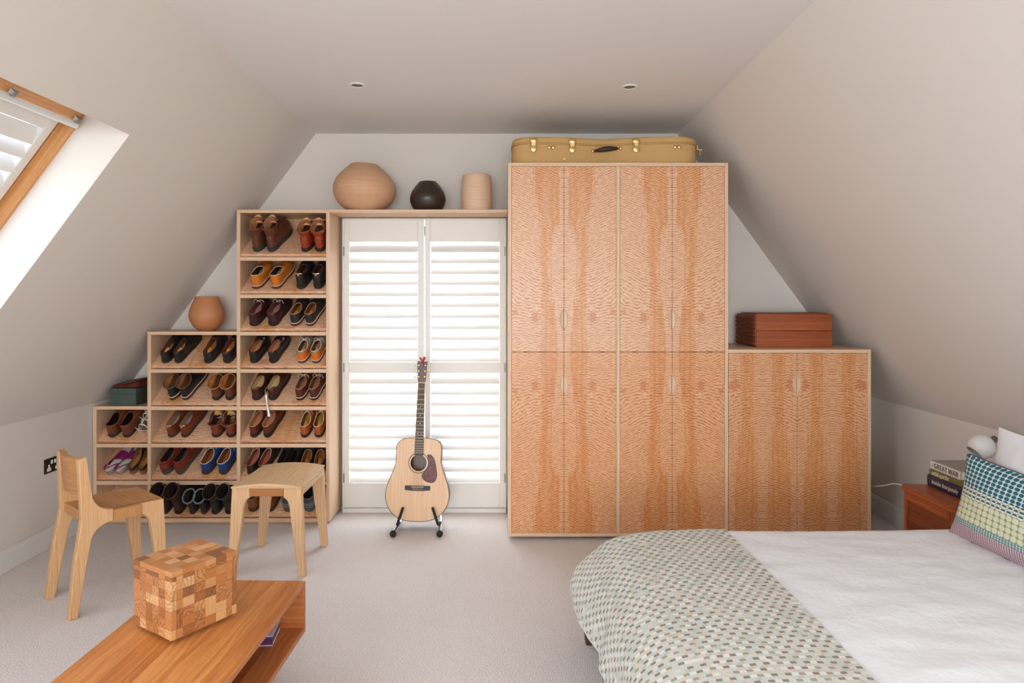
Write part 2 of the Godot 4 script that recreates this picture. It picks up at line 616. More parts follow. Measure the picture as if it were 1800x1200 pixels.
# ---------------------------------------------------------------- room shell
func build_room() -> void:
	var b := MB.new()
	slab(b, Vector3(WALL_L - 0.15, -0.12, BACK - 0.25), Vector3(WALL_R + 0.15, 0.0, REAR + 0.15))
	struct("floor", b, M.carpet)
	# far wall with the opening of the glazed door
	b = MB.new()
	var z0 := BACK - 0.22
	slab(b, Vector3(WALL_L - 0.2, 0, z0), Vector3(-1.045, CEIL + 0.1, BACK))
	slab(b, Vector3(-0.015, 0, z0), Vector3(WALL_R + 0.2, CEIL + 0.1, BACK))
	slab(b, Vector3(-1.045, 1.94, z0), Vector3(-0.015, CEIL + 0.1, BACK))
	slab(b, Vector3(-1.045, 0, z0), Vector3(-0.015, 0.03, BACK))
	struct("wall_back", b, M.wall)
	b = MB.new()
	slab(b, Vector3(WALL_L - 0.12, 0, BACK), Vector3(WALL_L, KNEE, REAR))
	struct("wall_left", b, M.wall)
	b = MB.new()
	slab(b, Vector3(WALL_R, 0, BACK), Vector3(WALL_R + 0.12, KNEE, REAR))
	struct("wall_right", b, M.wall)
	# sloping sides
	b = MB.new()
	b.xf = Transform3D(Basis(SLOPE_L, OUT_L, Vector3(0, 0, 1)), Vector3(WALL_L, KNEE, 0))
	var t := 0.2
	slab(b, Vector3(-0.14, 0, BACK), Vector3(2.4, t, -2.92))
	slab(b, Vector3(-0.14, 0, -1.88), Vector3(2.4, t, -0.92))
	slab(b, Vector3(-0.14, 0, 0.22), Vector3(2.4, t, REAR))
	for z in [[-2.92, -1.88], [-0.92, 0.22]]:
		slab(b, Vector3(-0.14, 0, z[0]), Vector3(0.50, t, z[1]))
		slab(b, Vector3(1.696, 0, z[0]), Vector3(2.4, t, z[1]))
	struct("wall_left_slope", b, M.wall)
	b = MB.new()
	var sr := Vector3(CEIL_R - WALL_R, CEIL - KNEE, 0).normalized()
	var orr := Vector3(sr.y, -sr.x, 0)
	b.xf = Transform3D(Basis(sr, orr, Vector3(0, 0, -1)), Vector3(WALL_R, KNEE, 0))
	slab(b, Vector3(-0.14, 0, -REAR), Vector3(2.4, t, -1.17))
	slab(b, Vector3(-0.14, 0, -0.03), Vector3(2.4, t, -BACK))
	slab(b, Vector3(-0.14, 0, -1.17), Vector3(0.50, t, -0.03))
	slab(b, Vector3(1.696, 0, -1.17), Vector3(2.4, t, -0.03))
	struct("wall_right_slope", b, M.wall)
	b = MB.new()
	slab(b, Vector3(CEIL_L - 0.08, CEIL, BACK), Vector3(CEIL_R + 0.08, CEIL + 0.14, REAR))
	struct("ceiling", b, M.ceiling)
	# wall behind the camera with a wide window
	b = MB.new()
	var z1 := REAR + 0.2
	slab(b, Vector3(WALL_L - 0.2, 0, REAR), Vector3(-1.80, CEIL + 0.1, z1))
	slab(b, Vector3(1.60, 0, REAR), Vector3(WALL_R + 0.2, CEIL + 0.1, z1))
	slab(b, Vector3(-1.80, 2.28, REAR), Vector3(1.60, CEIL + 0.1, z1))
	slab(b, Vector3(-1.80, 0, REAR), Vector3(1.60, 0.56, z1))
	struct("wall_rear", b, M.wall)
	var w := struct_root("window_2")
	var f := MB.new()
	for x in [-1.77, -0.66, 0.46, 1.57]:
		f.box(Vector3(x, 1.42, REAR + 0.1), Vector3(0.06, 1.72, 0.06), 0.004, 1)
	for y in [0.59, 2.25]:
		f.box(Vector3(-0.1, y, REAR + 0.1), Vector3(3.4, 0.06, 0.06), 0.004, 0)
	part("frame", f, M.trim, w)
	for x in [-1.215, -0.10, 1.015]:
		var p := MB.new()
		p.box(Vector3(x, 1.42, REAR + 0.1), Vector3(1.05, 1.60, 0.006))
		part("pane", p, M.glass, w)
	# baseboards
	for side in [-1, 1]:
		b = MB.new()
		var x: float = WALL_L + 0.008 if side < 0 else WALL_R - 0.008
		b.box(Vector3(x, 0.056, (BACK + REAR) * 0.5), Vector3(0.016, 0.112, REAR - BACK), 0.003)
		b.box(Vector3(x - side * -0.003 * 0, 0.116, (BACK + REAR) * 0.5), Vector3(0.010, 0.010, REAR - BACK), 0.003)
		struct("baseboard_left" if side < 0 else "baseboard_right", b, M.trim)
	b = MB.new()
	b.box(Vector3((1.35 + WALL_R) * 0.5 + 0.4, 0.056, BACK + 0.008), Vector3(0.30, 0.112, 0.016), 0.003)
	struct("baseboard_back", b, M.trim)


# ---------------------------------------------------------------- roof window with louvres, in the left slope
func build_roof_window() -> void:
	roof_window("window_1", -2.92, -1.88)
	roof_window("window_3", -0.92, 0.22)
	roof_window("window_4", -1.17, -0.03)
	var w := get_node("window_4") as Node3D
	var sr := Vector3(CEIL_R - WALL_R, CEIL - KNEE, 0).normalized()
	w.transform = Transform3D(Basis(sr, Vector3(sr.y, -sr.x, 0), Vector3(0, 0, -1)), Vector3(WALL_R, KNEE, 0))


func roof_window(called: String, za: float, zb: float) -> void:
	var w := struct_root(called)
	w.transform = Transform3D(Basis(SLOPE_L, OUT_L, Vector3(0, 0, 1)), Vector3(WALL_L, KNEE, 0))
	var s0 := 0.50
	var s1 := 1.696
	var zm := (za + zb) * 0.5
	var sm := (s0 + s1) * 0.5
	# outer wooden frame, deep, flush with the plastered reveal
	var b := MB.new()
	b.box(Vector3(sm, 0.245, za + 0.008), Vector3(s1 - s0 + 0.06, 0.09, 0.03), 0.002, 0)
	b.box(Vector3(sm, 0.245, zb - 0.008), Vector3(s1 - s0 + 0.06, 0.09, 0.03), 0.002, 0)
	b.box(Vector3(s1 - 0.045, 0.245, zm), Vector3(0.100, 0.09, zb - za - 0.016), 0.002, 2)
	b.box(Vector3(s0 + 0.008, 0.245, zm), Vector3(0.03, 0.09, zb - za), 0.002, 2)
	part("frame", b, M.pine, w)
	# sash
	b = MB.new()
	b.box(Vector3(sm - 0.03, 0.290, za + 0.050), Vector3(s1 - s0 - 0.12, 0.06, 0.045), 0.003, 0)
	b.box(Vector3(sm - 0.03, 0.290, zb - 0.050), Vector3(s1 - s0 - 0.12, 0.06, 0.045), 0.003, 0)
	b.box(Vector3(s1 - 0.118, 0.290, zm), Vector3(0.040, 0.06, zb - za - 0.05), 0.003, 2)
	b.box(Vector3(s0 + 0.045, 0.285, zm), Vector3(0.045, 0.06, zb - za - 0.05), 0.003, 2)
	part("sash", b, M.pine, w)
	b = MB.new()
	b.box(Vector3(sm, 0.31, zm), Vector3(s1 - s0 - 0.1, 0.008, zb - za - 0.1))
	part("pane", b, M.glass, w)
	# louvred insert
	var lz0 := za + 0.040
	var lz1 := zb - 0.040
	b = MB.new()
	for z in [lz0 + 0.025, lz1 - 0.025]:
		b.box(Vector3(sm - 0.025, 0.275, z), Vector3(s1 - s0 - 0.15, 0.056, 0.05), 0.003, 0)
	b.box(Vector3(s1 - 0.138, 0.262, zm), Vector3(0.085, 0.03, lz1 - lz0 - 0.1), 0.003, 2)
	b.box(Vector3(s0 + 0.075, 0.262, zm), Vector3(0.06, 0.03, lz1 - lz0 - 0.1), 0.003, 2)
	var lf := part("shutter_frame", b, M.shutter, w)
	var len := lz1 - lz0 - 0.090
	var sl := slat_mesh(len, 0.078, 0.010)
	var k := 0
	var s := 1.470
	while s > s0 + 0.12:
		var o := MeshInstance3D.new()
		o.name = "slat"
		o.mesh = sl
		o.material_override = M.slat
		o.transform = Transform3D(Basis(Vector3(0, 0, 1), deg_to_rad(22.0 if k == 0 else 48.0)) * Basis(Vector3(0, 1, 0), PI / 2), Vector3(s, 0.264, zm))
		lf.add_child(o, true)
		s -= 0.0745
		k += 1
	# ventilation bar along the top with two brackets
	b = MB.new()
	b.box(Vector3(1.596, 0.189, zm), Vector3(0.028, 0.018, zb - za - 0.03), 0.008, 2)
	var bar := part("control_bar", b, M.white, w)
	for z in [za + 0.045, za + 0.42, zb - 0.42, zb - 0.045]:
		b = MB.new()
		b.box(Vector3(1.622, 0.188, z), Vector3(0.026, 0.022, 0.026), 0.004)
		part("bracket", b, M.nickel, bar)


# a louvre blade: elliptical section, long axis along x
func slat_mesh(len: float, wide: float, thick: float) -> ArrayMesh:
	var b := MB.new()
	var rows := []
	for e in [-0.5, 0.5]:
		var row := PackedVector3Array()
		for k in 16:
			var a := TAU * k / 16.0
			row.push_back(Vector3(len * e, sin(a) * thick * 0.5, cos(a) * wide * 0.5))
		rows.push_back(row)
	b.grid(rows, true)
	b.fan(rows[0], Vector3(-len * 0.5, 0, 0), Vector3(-1, 0, 0))
	b.fan(rows[1], Vector3(len * 0.5, 0, 0), Vector3(1, 0, 0))
	return b.mesh()


# ---------------------------------------------------------------- glazed door and its two louvred shutters
func build_door() -> void:
	var d := struct_root("door_1")
	var b := MB.new()
	var z := BACK - 0.15
	for x in [-1.015, -0.53, -0.045]:
		b.box(Vector3(x, 0.985, z), Vector3(0.06, 1.91, 0.05), 0.004, 1)
	for y in [0.075, 1.905]:
		b.box(Vector3(-0.53, y, z), Vector3(1.03, 0.07, 0.05), 0.004, 0)
	part("frame", b, M.trim, d)
	for x in [-0.7725, -0.2875]:
		b = MB.new()
		b.box(Vector3(x, 0.99, z), Vector3(0.42, 1.78, 0.008))
		part("pane", b, M.glass, d)
	# white surround that carries the shutters
	b = MB.new()
	var zf := -4.58
	b.box(Vector3(-1.075, 0.985, zf - 0.038), Vector3(0.012, 1.97, 0.075), 0.002, 1)
	b.box(Vector3(0.0135, 0.985, zf - 0.038), Vector3(0.010, 1.97, 0.075), 0.002, 1)
	b.box(Vector3(-0.53, 1.967, zf - 0.038), Vector3(1.10, 0.010, 0.075), 0.002, 0)
	b.box(Vector3(-0.53, 0.014, zf - 0.030), Vector3(1.10, 0.028, 0.10), 0.004, 0)
	struct("trim_1", b, M.shutter)
	var zc := zf - 0.014
	for side in 2:
		var x0 := -1.0687 if side == 0 else -0.5267
		var x1 := -0.5344 if side == 0 else 0.0076
		var c := (x0 + x1) * 0.5
		var t := thing("shutter", "white louvred shutter beside the shoe rack, partly behind the guitar" if side == 0 else "white louvred shutter beside the tall wardrobe, hinged next to it", "shutter", Vector3(c, 0.03, zc), 0.0, "louvred shutters on the glazed door")
		var hw := (x1 - x0) * 0.5
		var wl := 0.034 if side == 0 else 0.036
		var wr := 0.040 if side == 0 else 0.034
		for q in [[-hw + wl * 0.5, wl], [hw - wr * 0.5, wr]]:
			b = MB.new()
			b.box(Vector3(q[0], 0.966, 0), Vector3(q[1], 1.931, 0.028), 0.002, 1)
			part("stile", b, M.shutter, t)
		var mx := (wl - wr) * 0.5
		var rw := hw * 2.0 - wl - wr
		for q in [[1.785, 1.932], [0.903, 0.977], [0.001, 0.166]]:
			b = MB.new()
			b.box(Vector3(mx, (q[0] + q[1]) * 0.5, -0.001), Vector3(rw, q[1] - q[0], 0.024), 0.002, 0)
			part("rail", b, M.shutter, t)
		var sl := slat_mesh(rw - 0.004, 0.087, 0.010)
		for k in 21:
			var y := 1.785 - 0.03675 - 0.0735 * k if k < 11 else 0.903 - 0.03685 - 0.0737 * (k - 11)
			var o := MeshInstance3D.new()
			o.name = "slat"
			o.mesh = sl
			o.material_override = M.slat
			o.position = Vector3(mx, y, -0.012)
			o.rotation_degrees.x = 53.0
			t.add_child(o, true)
		for y in [1.72, 0.94, 0.20]:
			b = MB.new()
			var hx := hw + 0.002 if side == 1 else -hw - 0.002
			b.box(Vector3(hx, y, 0.015), Vector3(0.007, 0.062, 0.006), 0.002)
			part("hinge", b, M.nickel, t)


# ---------------------------------------------------------------- stepped shoe rack
const RZ := -4.33          # its front
const UP_X := [-2.605, -2.259, -1.6925, -1.1255]   # left edges of the four uprights
const UP_W := 0.0225
const PITCH := 0.2368
const LIP := 1.717         # top of the highest sloping board at the front
const TILT := 32.5

func build_rack() -> void:
	var t := thing("shoe_rack", "stepped pale maple shoe rack with sloping shelves, rising towards the shuttered door", "shoe rack", Vector3(-1.85, 0, RZ))
	var off := -t.position
	var deep := -RZ + BACK           # negative
	var zm := deep * 0.5 + 0.003
	var dd := -deep - 0.006
	var tops := [0.749, 1.2228, 1.9965, 1.9965]
	for i in 4:
		var top: float = tops[i]
		if i == 3:
			top = 1.9755
		else:
			top -= 0.0215
		var b := MB.new()
		b.uo = Vector2(i * 0.31, i * 0.07)
		b.box(Vector3(UP_X[i] + UP_W * 0.5 + off.x, (top + 0.018) * 0.5, zm), Vector3(UP_W, top - 0.018, dd), 0.001, 1)
		part("upright", b, M.figure_edge if i == 3 else M.maple, t)
	for i in 3:
		var x0: float = UP_X[i] - (0.0 if i == 0 else 0.0)
		var x1: float = UP_X[i + 1]
		if i == 2:
			x1 = UP_X[3] + UP_W
		var b := MB.new()
		b.uo = Vector2(i * 0.2, i * 0.11)
		b.box(Vector3((x0 + x1) * 0.5 + off.x, tops[i] - 0.0105, zm), Vector3(x1 - x0 - 0.0004, 0.021, dd), 0.001, 0)
		part("top_board", b, M.maple, t)
	var rows := [[5, 7], [3, 7], [0, 7]]
	var ca := cos(deg_to_rad(TILT))
	for i in 3:
		var x0: float = UP_X[i] + UP_W
		var x1: float = UP_X[i + 1]
		var xc := (x0 + x1) * 0.5 + off.x
		var wd := x1 - x0 - 0.0006
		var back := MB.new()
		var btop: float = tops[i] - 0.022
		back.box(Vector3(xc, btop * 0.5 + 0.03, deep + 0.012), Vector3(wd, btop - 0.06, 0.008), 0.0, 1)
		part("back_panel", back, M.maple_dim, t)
		for r in range(rows[i][0], rows[i][1] + 1):
			var y := LIP - PITCH * r
			# sloping board: its top edge at the front is at y
			var b := MB.new()
			var run := 0.295
			b.uo = Vector2(r * 0.17 + i * 0.3, i * 0.23 + r * 0.05)
			b.xf = Transform3D(Basis(Vector3(1, 0, 0), deg_to_rad(TILT)), Vector3(xc, y, -0.008))
			var ln := run / ca
			b.box(Vector3(0, -0.0095, -ln * 0.5 + 0.003), Vector3(wd, 0.019, ln), 0.001, 0)
			part("shelf_board", b, M.figure_shelf, t)
			b = MB.new()
			b.uo = Vector2(r * 0.23 + i * 0.4, r * 0.09)
			b.box(Vector3(xc, y - 0.0215 - 0.0118, -0.010), Vector3(wd, 0.0235, 0.020), 0.001, 0)
			part("rail", b, M.maple, t)
	var p := MB.new()
	p.box(Vector3((UP_X[0] + UP_X[3] + UP_W) * 0.5 + off.x, 0.0165, -0.03), Vector3(UP_X[3] - UP_X[0] - 0.01, 0.033, 0.018), 0.0, 0)
	part("plinth", p, M.maple_dim, t)
	# the board that bridges from the rack to the wardrobe over the door
	var s := thing("bridge_shelf", "pale maple board bridging the shuttered door between shoe rack and wardrobe", "shelf", Vector3(-0.54, 1.9765, RZ))
	var b2 := MB.new()
	var bx0 := UP_X[3] + UP_W + 0.0005
	b2.box(Vector3((bx0 + 0.026) * 0.5 + 0.54, 0.0105, zm), Vector3(0.026 - bx0 - 0.002, 0.020, dd), 0.001, 0)
	part("board", b2, M.maple, s)


# ---------------------------------------------------------------- wardrobes
const WZ := -4.043

# door leaf with a half-lens notch on one side; x runs from 0 at the notched edge to -w or +w
func leaf(parent: Node3D, x_notch: float, x_far: float, y0: float, y1: float, ny: float, m: Material, uv_mode: int, up: bool) -> void:
	var d := Node3D.new()
	d.name = "door"
	parent.add_child(d, true)
	d.position = Vector3(x_notch, 0, 0)
	var w := x_far - x_notch
	var sg := signf(w)
	var nh := 0.068
	var nw := 0.0245
	var poly := PackedVector2Array()
	poly.push_back(Vector2(0, y0))
	poly.push_back(Vector2(w, y0))
	poly.push_back(Vector2(w, y1))
	poly.push_back(Vector2(0, y1))
	for k in 13:
		var a := -1.0 + 2.0 * k / 12.0
		poly.push_back(Vector2(sg * nw * (1.0 - a * a), ny - a * nh))
	var b := MB.new()
	b.prism(poly, 0.019, 0.0008, 1, Vector3(0, 0, -0.0095))
	# lay the veneer out over the leaf
	for i in b.v.size():
		var p := b.v[i]
		var u := p.x / w
		var v := (p.y - y0) / (y1 - y0)
		if up:
			v = 1.0 - v
		if uv_mode == 0:
			b.t[i] = Vector2(clampf(u, 0.004, 0.996), clampf(v, 0.002, 0.998))
		else:
			b.t[i] = Vector2(clampf(p.x / absf(w) if sg > 0 else 1.0 + p.x / absf(w), 0.004, 0.996), clampf(v, 0.002, 0.998))
	part("veneered_panel", b, m, d)
	# recessed finger pull behind the notch
	var g := MB.new()
	var lens := PackedVector2Array()
	lens.push_back(Vector2(sg * 0.0008, ny - nh - 0.004))
	for k in 13:
		var a := -1.0 + 2.0 * k / 12.0
		lens.push_back(Vector2(sg * (0.0008 + (nw + 0.004) * (1.0 - a * a * 0.96)), ny + a * (nh + 0.003)))
	lens.push_back(Vector2(sg * 0.0008, ny + nh + 0.004))
	g.prism(lens, 0.006, 0.0, 1, Vector3(0, 0, -0.0135))
	part("finger_pull", g, M.maple, d)
	var rim := MB.new()
	var path := PackedVector3Array()
	for k in 15:
		var a := -1.0 + 2.0 * k / 14.0
		path.push_back(Vector3(sg * (nw * (1.0 - a * a) + 0.0005), ny + a * nh, -0.002))
	rim.tube(path, 0.0026, 6)
	part("pull_edge", rim, M.maple, d)


func build_wardrobes() -> void:
	var t := thing("tall_wardrobe", "tall wardrobe with eight rippled figured-wood doors in a pale maple frame", "wardrobe", Vector3(0.679, 0, WZ))
	var x0 := 0.027 - 0.679
	var x1 := 1.331 - 0.679
	var deep := 0.612
	var y0 := 0.022
	var y1 := 2.2355
	var e := 0.021
	var b := MB.new()
	b.box(Vector3(x0 + e * 0.5, (y0 + y1) * 0.5, -deep * 0.5), Vector3(e, y1 - y0, deep), 0.001, 1)
	part("side_panel", b, M.maple, t)
	b = MB.new()
	b.box(Vector3(x1 - e * 0.5, (y0 + y1) * 0.5, -deep * 0.5), Vector3(e, y1 - y0, deep), 0.001, 1)
	part("side_panel", b, M.maple, t)
	b = MB.new()
	b.box(Vector3(0, y1 - e * 0.5, -deep * 0.5), Vector3(x1 - x0 - 2 * e - 0.0006, e, deep), 0.001, 0)
	part("top_panel", b, M.maple, t)
	b = MB.new()
	b.box(Vector3(0, y0 + e * 0.5, -deep * 0.5), Vector3(x1 - x0 - 2 * e - 0.0006, e, deep), 0.001, 0)
	part("bottom_panel", b, M.maple, t)
	b = MB.new()
	b.box(Vector3(0.0, (y0 + y1) * 0.5, -deep * 0.5), Vector3(e, y1 - y0 - 2 * e - 0.0006, deep), 0.001, 1)
	part("divider", b, M.maple, t)
	b = MB.new()
	b.box(Vector3(0, (y0 + y1) * 0.5, -deep + 0.006), Vector3(x1 - x0 - 0.05, y1 - y0 - 0.05, 0.01))
	b.box(Vector3(0, (y0 + y1) * 0.5, -0.034), Vector3(x1 - x0 - 0.044, y1 - y0 - 0.044, 0.006))
	part("back_panel", b, M.gap, t)
	b = MB.new()
	b.box(Vector3(0, 0.0105, -deep * 0.5 - 0.03), Vector3(x1 - x0 - 0.06, 0.021, deep - 0.08))
	part("plinth", b, M.gap, t)
	var mid := 1.42 - (618.5 - 528.0) / 296.8
	var g := 0.0014
	for bay in 2:
		var a0 := x0 + e if bay == 0 else e * 0.5
		var a1 := -e * 0.5 if bay == 0 else x1 - e
		var c := (a0 + a1) * 0.5
		for half in 2:
			var lo := mid + g if half == 0 else y0 + e + g
			var hi := y1 - e - g if half == 0 else mid - g
			var ny := 1.42 - (561.5 - 528.0) / 296.8 if half == 0 else 1.42 - (676.5 - 528.0) / 296.8
			leaf(t, c - g * 0.6, a0 + g, lo, hi, ny, M.figure if half == 0 else M.figure_warm, 0, half == 0)
			leaf(t, c + g * 0.6, a1 - g, lo, hi, ny, M.figure if half == 0 else M.figure_warm, 0, half == 0)
	# low cabinet
	var l := thing("low_cabinet", "low two-door cabinet of rippled figured wood beside the tall wardrobe", "cabinet", Vector3(1.755, 0, WZ))
	x0 = 1.3315 - 1.755
	x1 = 2.177 - 1.755
	y1 = 1.130
	b = MB.new()
	b.box(Vector3(x1 - e * 0.5, (y0 + y1) * 0.5, -deep * 0.5), Vector3(e, y1 - y0, deep), 0.001, 1)
	part("side_panel", b, M.maple, l)
	b = MB.new()
	b.box(Vector3((x0 + x1 - e) * 0.5, y1 - e * 0.5, -deep * 0.5), Vector3(x1 - x0 - e - 0.0006, e, deep), 0.001, 0)
	part("top_panel", b, M.maple, l)
	b = MB.new()
	b.box(Vector3((x0 + x1 - e) * 0.5, y0 + e * 0.5, -deep * 0.5), Vector3(x1 - x0 - e - 0.0006, e, deep), 0.001, 0)
	part("bottom_panel", b, M.maple, l)
	b = MB.new()
	b.box(Vector3((x0 + x1 - e) * 0.5, (y0 + y1) * 0.5, -0.034), Vector3(x1 - x0 - e - 0.004, y1 - y0 - 0.044, 0.006))
	b.box(Vector3((x0 + x1 - e) * 0.5, (y0 + y1) * 0.5, -deep + 0.006), Vector3(x1 - x0 - e - 0.004, y1 - y0 - 0.044, 0.01))
	part("back_panel", b, M.gap, l)
	b = MB.new()
	b.box(Vector3((x0 + x1) * 0.5, 0.0105, -deep * 0.5 - 0.03), Vector3(x1 - x0 - 0.06, 0.021, deep - 0.08))
	part("plinth", b, M.gap, l)
	var c := (1401.5 - 885.0) / 296.8 - 1.755
	var ny := 1.42 - (675.0 - 528.0) / 296.8
	leaf(l, c - g * 0.6, x0 + 0.002, y0 + e + g, y1 - e - g, ny, M.figure_low, 1, false)
	leaf(l, c + g * 0.6, x1 - e - g, y0 + e + g, y1 - e - g, ny, M.figure_low, 1, false)


# ---------------------------------------------------------------- bed
const BED_X0 := 0.36
const BED_X1 := 2.43
const BED_Z0 := -2.87
const BED_Z1 := -1.20
const BED_TOP := 0.462

func throw_texture() -> ImageTexture:
	var w := 1024
	var im := Image.create_empty(w, w, false, Image.FORMAT_RGB8)
	var r := RandomNumberGenerator.new()
	r.seed = 91
	var q := fast(17, 0.16, 2)
	var cols := 28
	var rows := 36
	var tones := [rgb(236, 234, 228), rgb(236, 235, 231), rgb(204, 216, 215), rgb(209, 217, 213), rgb(212, 212, 205), rgb(214, 202, 188), rgb(222, 212, 200), rgb(190, 205, 200), rgb(152, 136, 128), rgb(222, 221, 214), rgb(178, 162, 150)]
	var pick := []
	for y in rows:
		var line := []
		for x in cols:
			var id := 0
			if y % 2 == 0:
				id = (8 if r.randf() < 0.62 else 10) if (x + (y >> 1)) % 2 == 0 else [0, 1, 9, 4][r.randi() % 4]
			else:
				id = [5, 6, 6, 4][r.randi() % 4] if x % 2 == 0 else [2, 3, 3, 7][r.randi() % 4]
			if r.randf() < 0.08:
				id = [0, 2, 3, 6, 7, 9][r.randi() % 6]
			line.push_back(id)
		pick.push_back(line)
	var ground := rgb(226, 224, 217)
	for y in w:
		var fy := float(y) / w * rows
		var ry := int(fy)
		var v := fy - ry
		for x in w:
			var fx := float(x) / w * cols + (0.5 if ry % 2 == 1 else 0.0)
			var rx := int(fx) % cols
			var u := fx - int(fx)
			var px := maxf(absf(u - 0.5) - 0.36, 0.0) / 0.12
			var py := maxf(absf(v - 0.5) - 0.26, 0.0) / 0.19
			var inside := 1.0 - smoothstep(0.8, 1.1, px * px + py * py)
			var wv := q.get_noise_2d(x, y * 0.6) * 0.08
			var c: Color = ground.lerp(tones[pick[ry][rx]], inside)
			im.set_pixel(x, y, Color(c.r + wv, c.g + wv, c.b + wv))
	return tex(im)


func build_bed() -> void:
	M.throw = mat(Color(0.96, 0.96, 0.95), 0.9, throw_texture())
	M.throw_lining = mat(rgb(204, 220, 220), 0.85)
	var cn := fast(23, 0.02, 4)
	var hs := cn.get_seamless_image(512, 512)
	M.linen = mat(Color(0.93, 0.93, 0.945), 0.9)
	M.linen.heightmap_enabled = true
	M.linen.heightmap_texture = tex(hs)
	M.linen.heightmap_scale = 0.10
	M.linen.uv1_scale = Vector3(2.2, 2.2, 1)
	M.dark_wood = mat(Color(0.30, 0.165, 0.10), 0.45)
	var xc := (BED_X0 + BED_X1) * 0.5
	var zc := (BED_Z0 + BED_Z1) * 0.5
	var t := thing("bed", "low double bed with a white mattress on a dark wooden frame", "bed", Vector3(xc, 0, zc))
	var b := MB.new()
	b.box(Vector3(0.02, 0.19, 0), Vector3(BED_X1 - BED_X0 - 0.06, 0.06, BED_Z1 - BED_Z0 - 0.06), 0.006, 0)
	part("frame", b, M.dark_wood, t)
	for sx in [-1, 1]:
		for sz in [-1, 1]:
			b = MB.new()
			b.box(Vector3(sx * ((BED_X1 - BED_X0) * 0.5 - 0.006), 0.08, sz * ((BED_Z1 - BED_Z0) * 0.5 - 0.035)), Vector3(0.055, 0.16, 0.055), 0.004, 1)
			part("leg", b, M.dark_wood, t)
	b = MB.new()
	b.box(Vector3(0.06, 0.315, 0), Vector3(BED_X1 - BED_X0 - 0.15, 0.19, BED_Z1 - BED_Z0 - 0.06), 0.05)
	part("mattress", b, M.linen, t)
	# white bedspread: a soft sheet over the top that falls down both long sides
	var nz := fast(29, 1.0, 4)
	b = MB.new()
	var rows := []
	var uvs := []
	for i in 61:
		var x := lerpf(BED_X0 + 0.42, BED_X1 - 0.01, i / 60.0)
		var row := PackedVector3Array()
		var ur := PackedVector2Array()
		for j in 81:
			var p := drape(j / 80.0, 0.22, 0.05)
			var fold := nz.get_noise_2d(x * 3.0, p.x * 9.0) * 0.006 + nz.get_noise_2d(x * 9.0 + 30.0, p.x * 4.0) * 0.003
			row.push_back(Vector3(x - xc, p.y + fold + 0.012 * smoothstep(1.2, 2.3, x), p.x - zc + fold * (1.0 if j < 12 or j > 68 else 0.0)))
			ur.push_back(Vector2(x, j / 80.0 * 2.1))
		rows.push_back(row)
		uvs.push_back(ur)
	b.grid(rows, false, 1.0, 1.0, false, uvs)
	var sheet := tag(part("bedspread", b, M.linen, self), "plain white bedspread covering the bed beyond the patterned throw", "bedspread") as MeshInstance3D
	sheet.position = Vector3(xc, 0, zc)
	# patterned throw across the foot
	b = MB.new()
	var lin := MB.new()
	rows = []
	uvs = []
	var under := []
	var prof := [Vector2(0.92, 0.474), Vector2(0.86, 0.475), Vector2(0.80, 0.474), Vector2(0.72, 0.472), Vector2(0.64, 0.468), Vector2(0.57, 0.460), Vector2(0.51, 0.450), Vector2(0.46, 0.437), Vector2(0.42, 0.418), Vector2(0.385, 0.394), Vector2(0.355, 0.366), Vector2(0.335, 0.337), Vector2(0.318, 0.307), Vector2(0.304, 0.277), Vector2(0.294, 0.250), Vector2(0.287, 0.228)]
	var fine := []
	for i in 46:
		var f := i / 45.0 * (prof.size() - 1)
		var k := mini(int(f), prof.size() - 2)
		var a: Vector2 = prof[maxi(k - 1, 0)]
		var d: Vector2 = prof[mini(k + 2, prof.size() - 1)]
		fine.push_back((prof[k] as Vector2).cubic_interpolate(prof[k + 1], a, d, f - k))
	var run := 0.0
	for i in 46:
		if i > 0:
			run += (fine[i] as Vector2).distance_to(fine[i - 1])
		var row := PackedVector3Array()
		var un := PackedVector3Array()
		var ur := PackedVector2Array()
		var hang := smoothstep(0.40, 0.25, fine[i].y)
		for j in 81:
			var s := j / 80.0
			var p := drape(s, 0.19, 0.055)
			var wave := nz.get_noise_2d(s * 4.0, 3.0) * 0.035 * hang
			var flare := 0.004 * hang * smoothstep(0.28, 0.10, s)
			var x: float = fine[i].x + wave + 0.035 * hang * smoothstep(0.15, 0.6, s) - flare
			var drop: float = BED_TOP + 0.013 - fine[i].y
			var y := maxf(p.y - drop * (1.0 if p.y > 0.38 else smoothstep(0.20, 0.38, p.y)), 0.10) + 0.009 + 0.045 * hang * smoothstep(0.30, 0.08, s) + nz.get_noise_2d(x * 6.0, p.x * 5.0) * 0.004
			# the corner of the far side hangs round
			var z := p.x + (-0.012 if s < 0.5 else 0.012) * smoothstep(0.30, 0.45, absf(s - 0.5)) + 0.10 * hang * smoothstep(0.22, 0.0, s) * 0.4
			row.push_back(Vector3(x - xc, y, z - zc))
			un.push_back(Vector3(x - xc + 0.006, y - 0.007, z - zc))
			ur.push_back(Vector2(run / 0.49, s * 2.07 / 0.45))
		rows.push_back(row)
		under.push_back(un)
		uvs.push_back(ur)
	b.grid(rows, false, 1.0, 1.0, true, uvs)
	var th := thing("throw", "throw with rows of small rounded dashes in white, aqua and taupe", "throw", Vector3(xc, 0, zc))
	part("cloth", b, M.throw, th)
	lin.grid(under, false, 1.0, 1.0, false)
	for edge in [0, 45]:
		lin.grid([rows[edge], under[edge]], false, 1.0, 1.0, edge == 0)
	part("lining", lin, M.throw_lining, th)
	var hem := MB.new()
	var hp := PackedVector3Array()
	for j in range(2, 79, 2):
		hp.push_back(rows[45][j] + Vector3(0.004, -0.004, 0))
	hem.tube(hp, 0.006, 8)
	part("hem", hem, M.throw_lining, th)
	build_pillows()


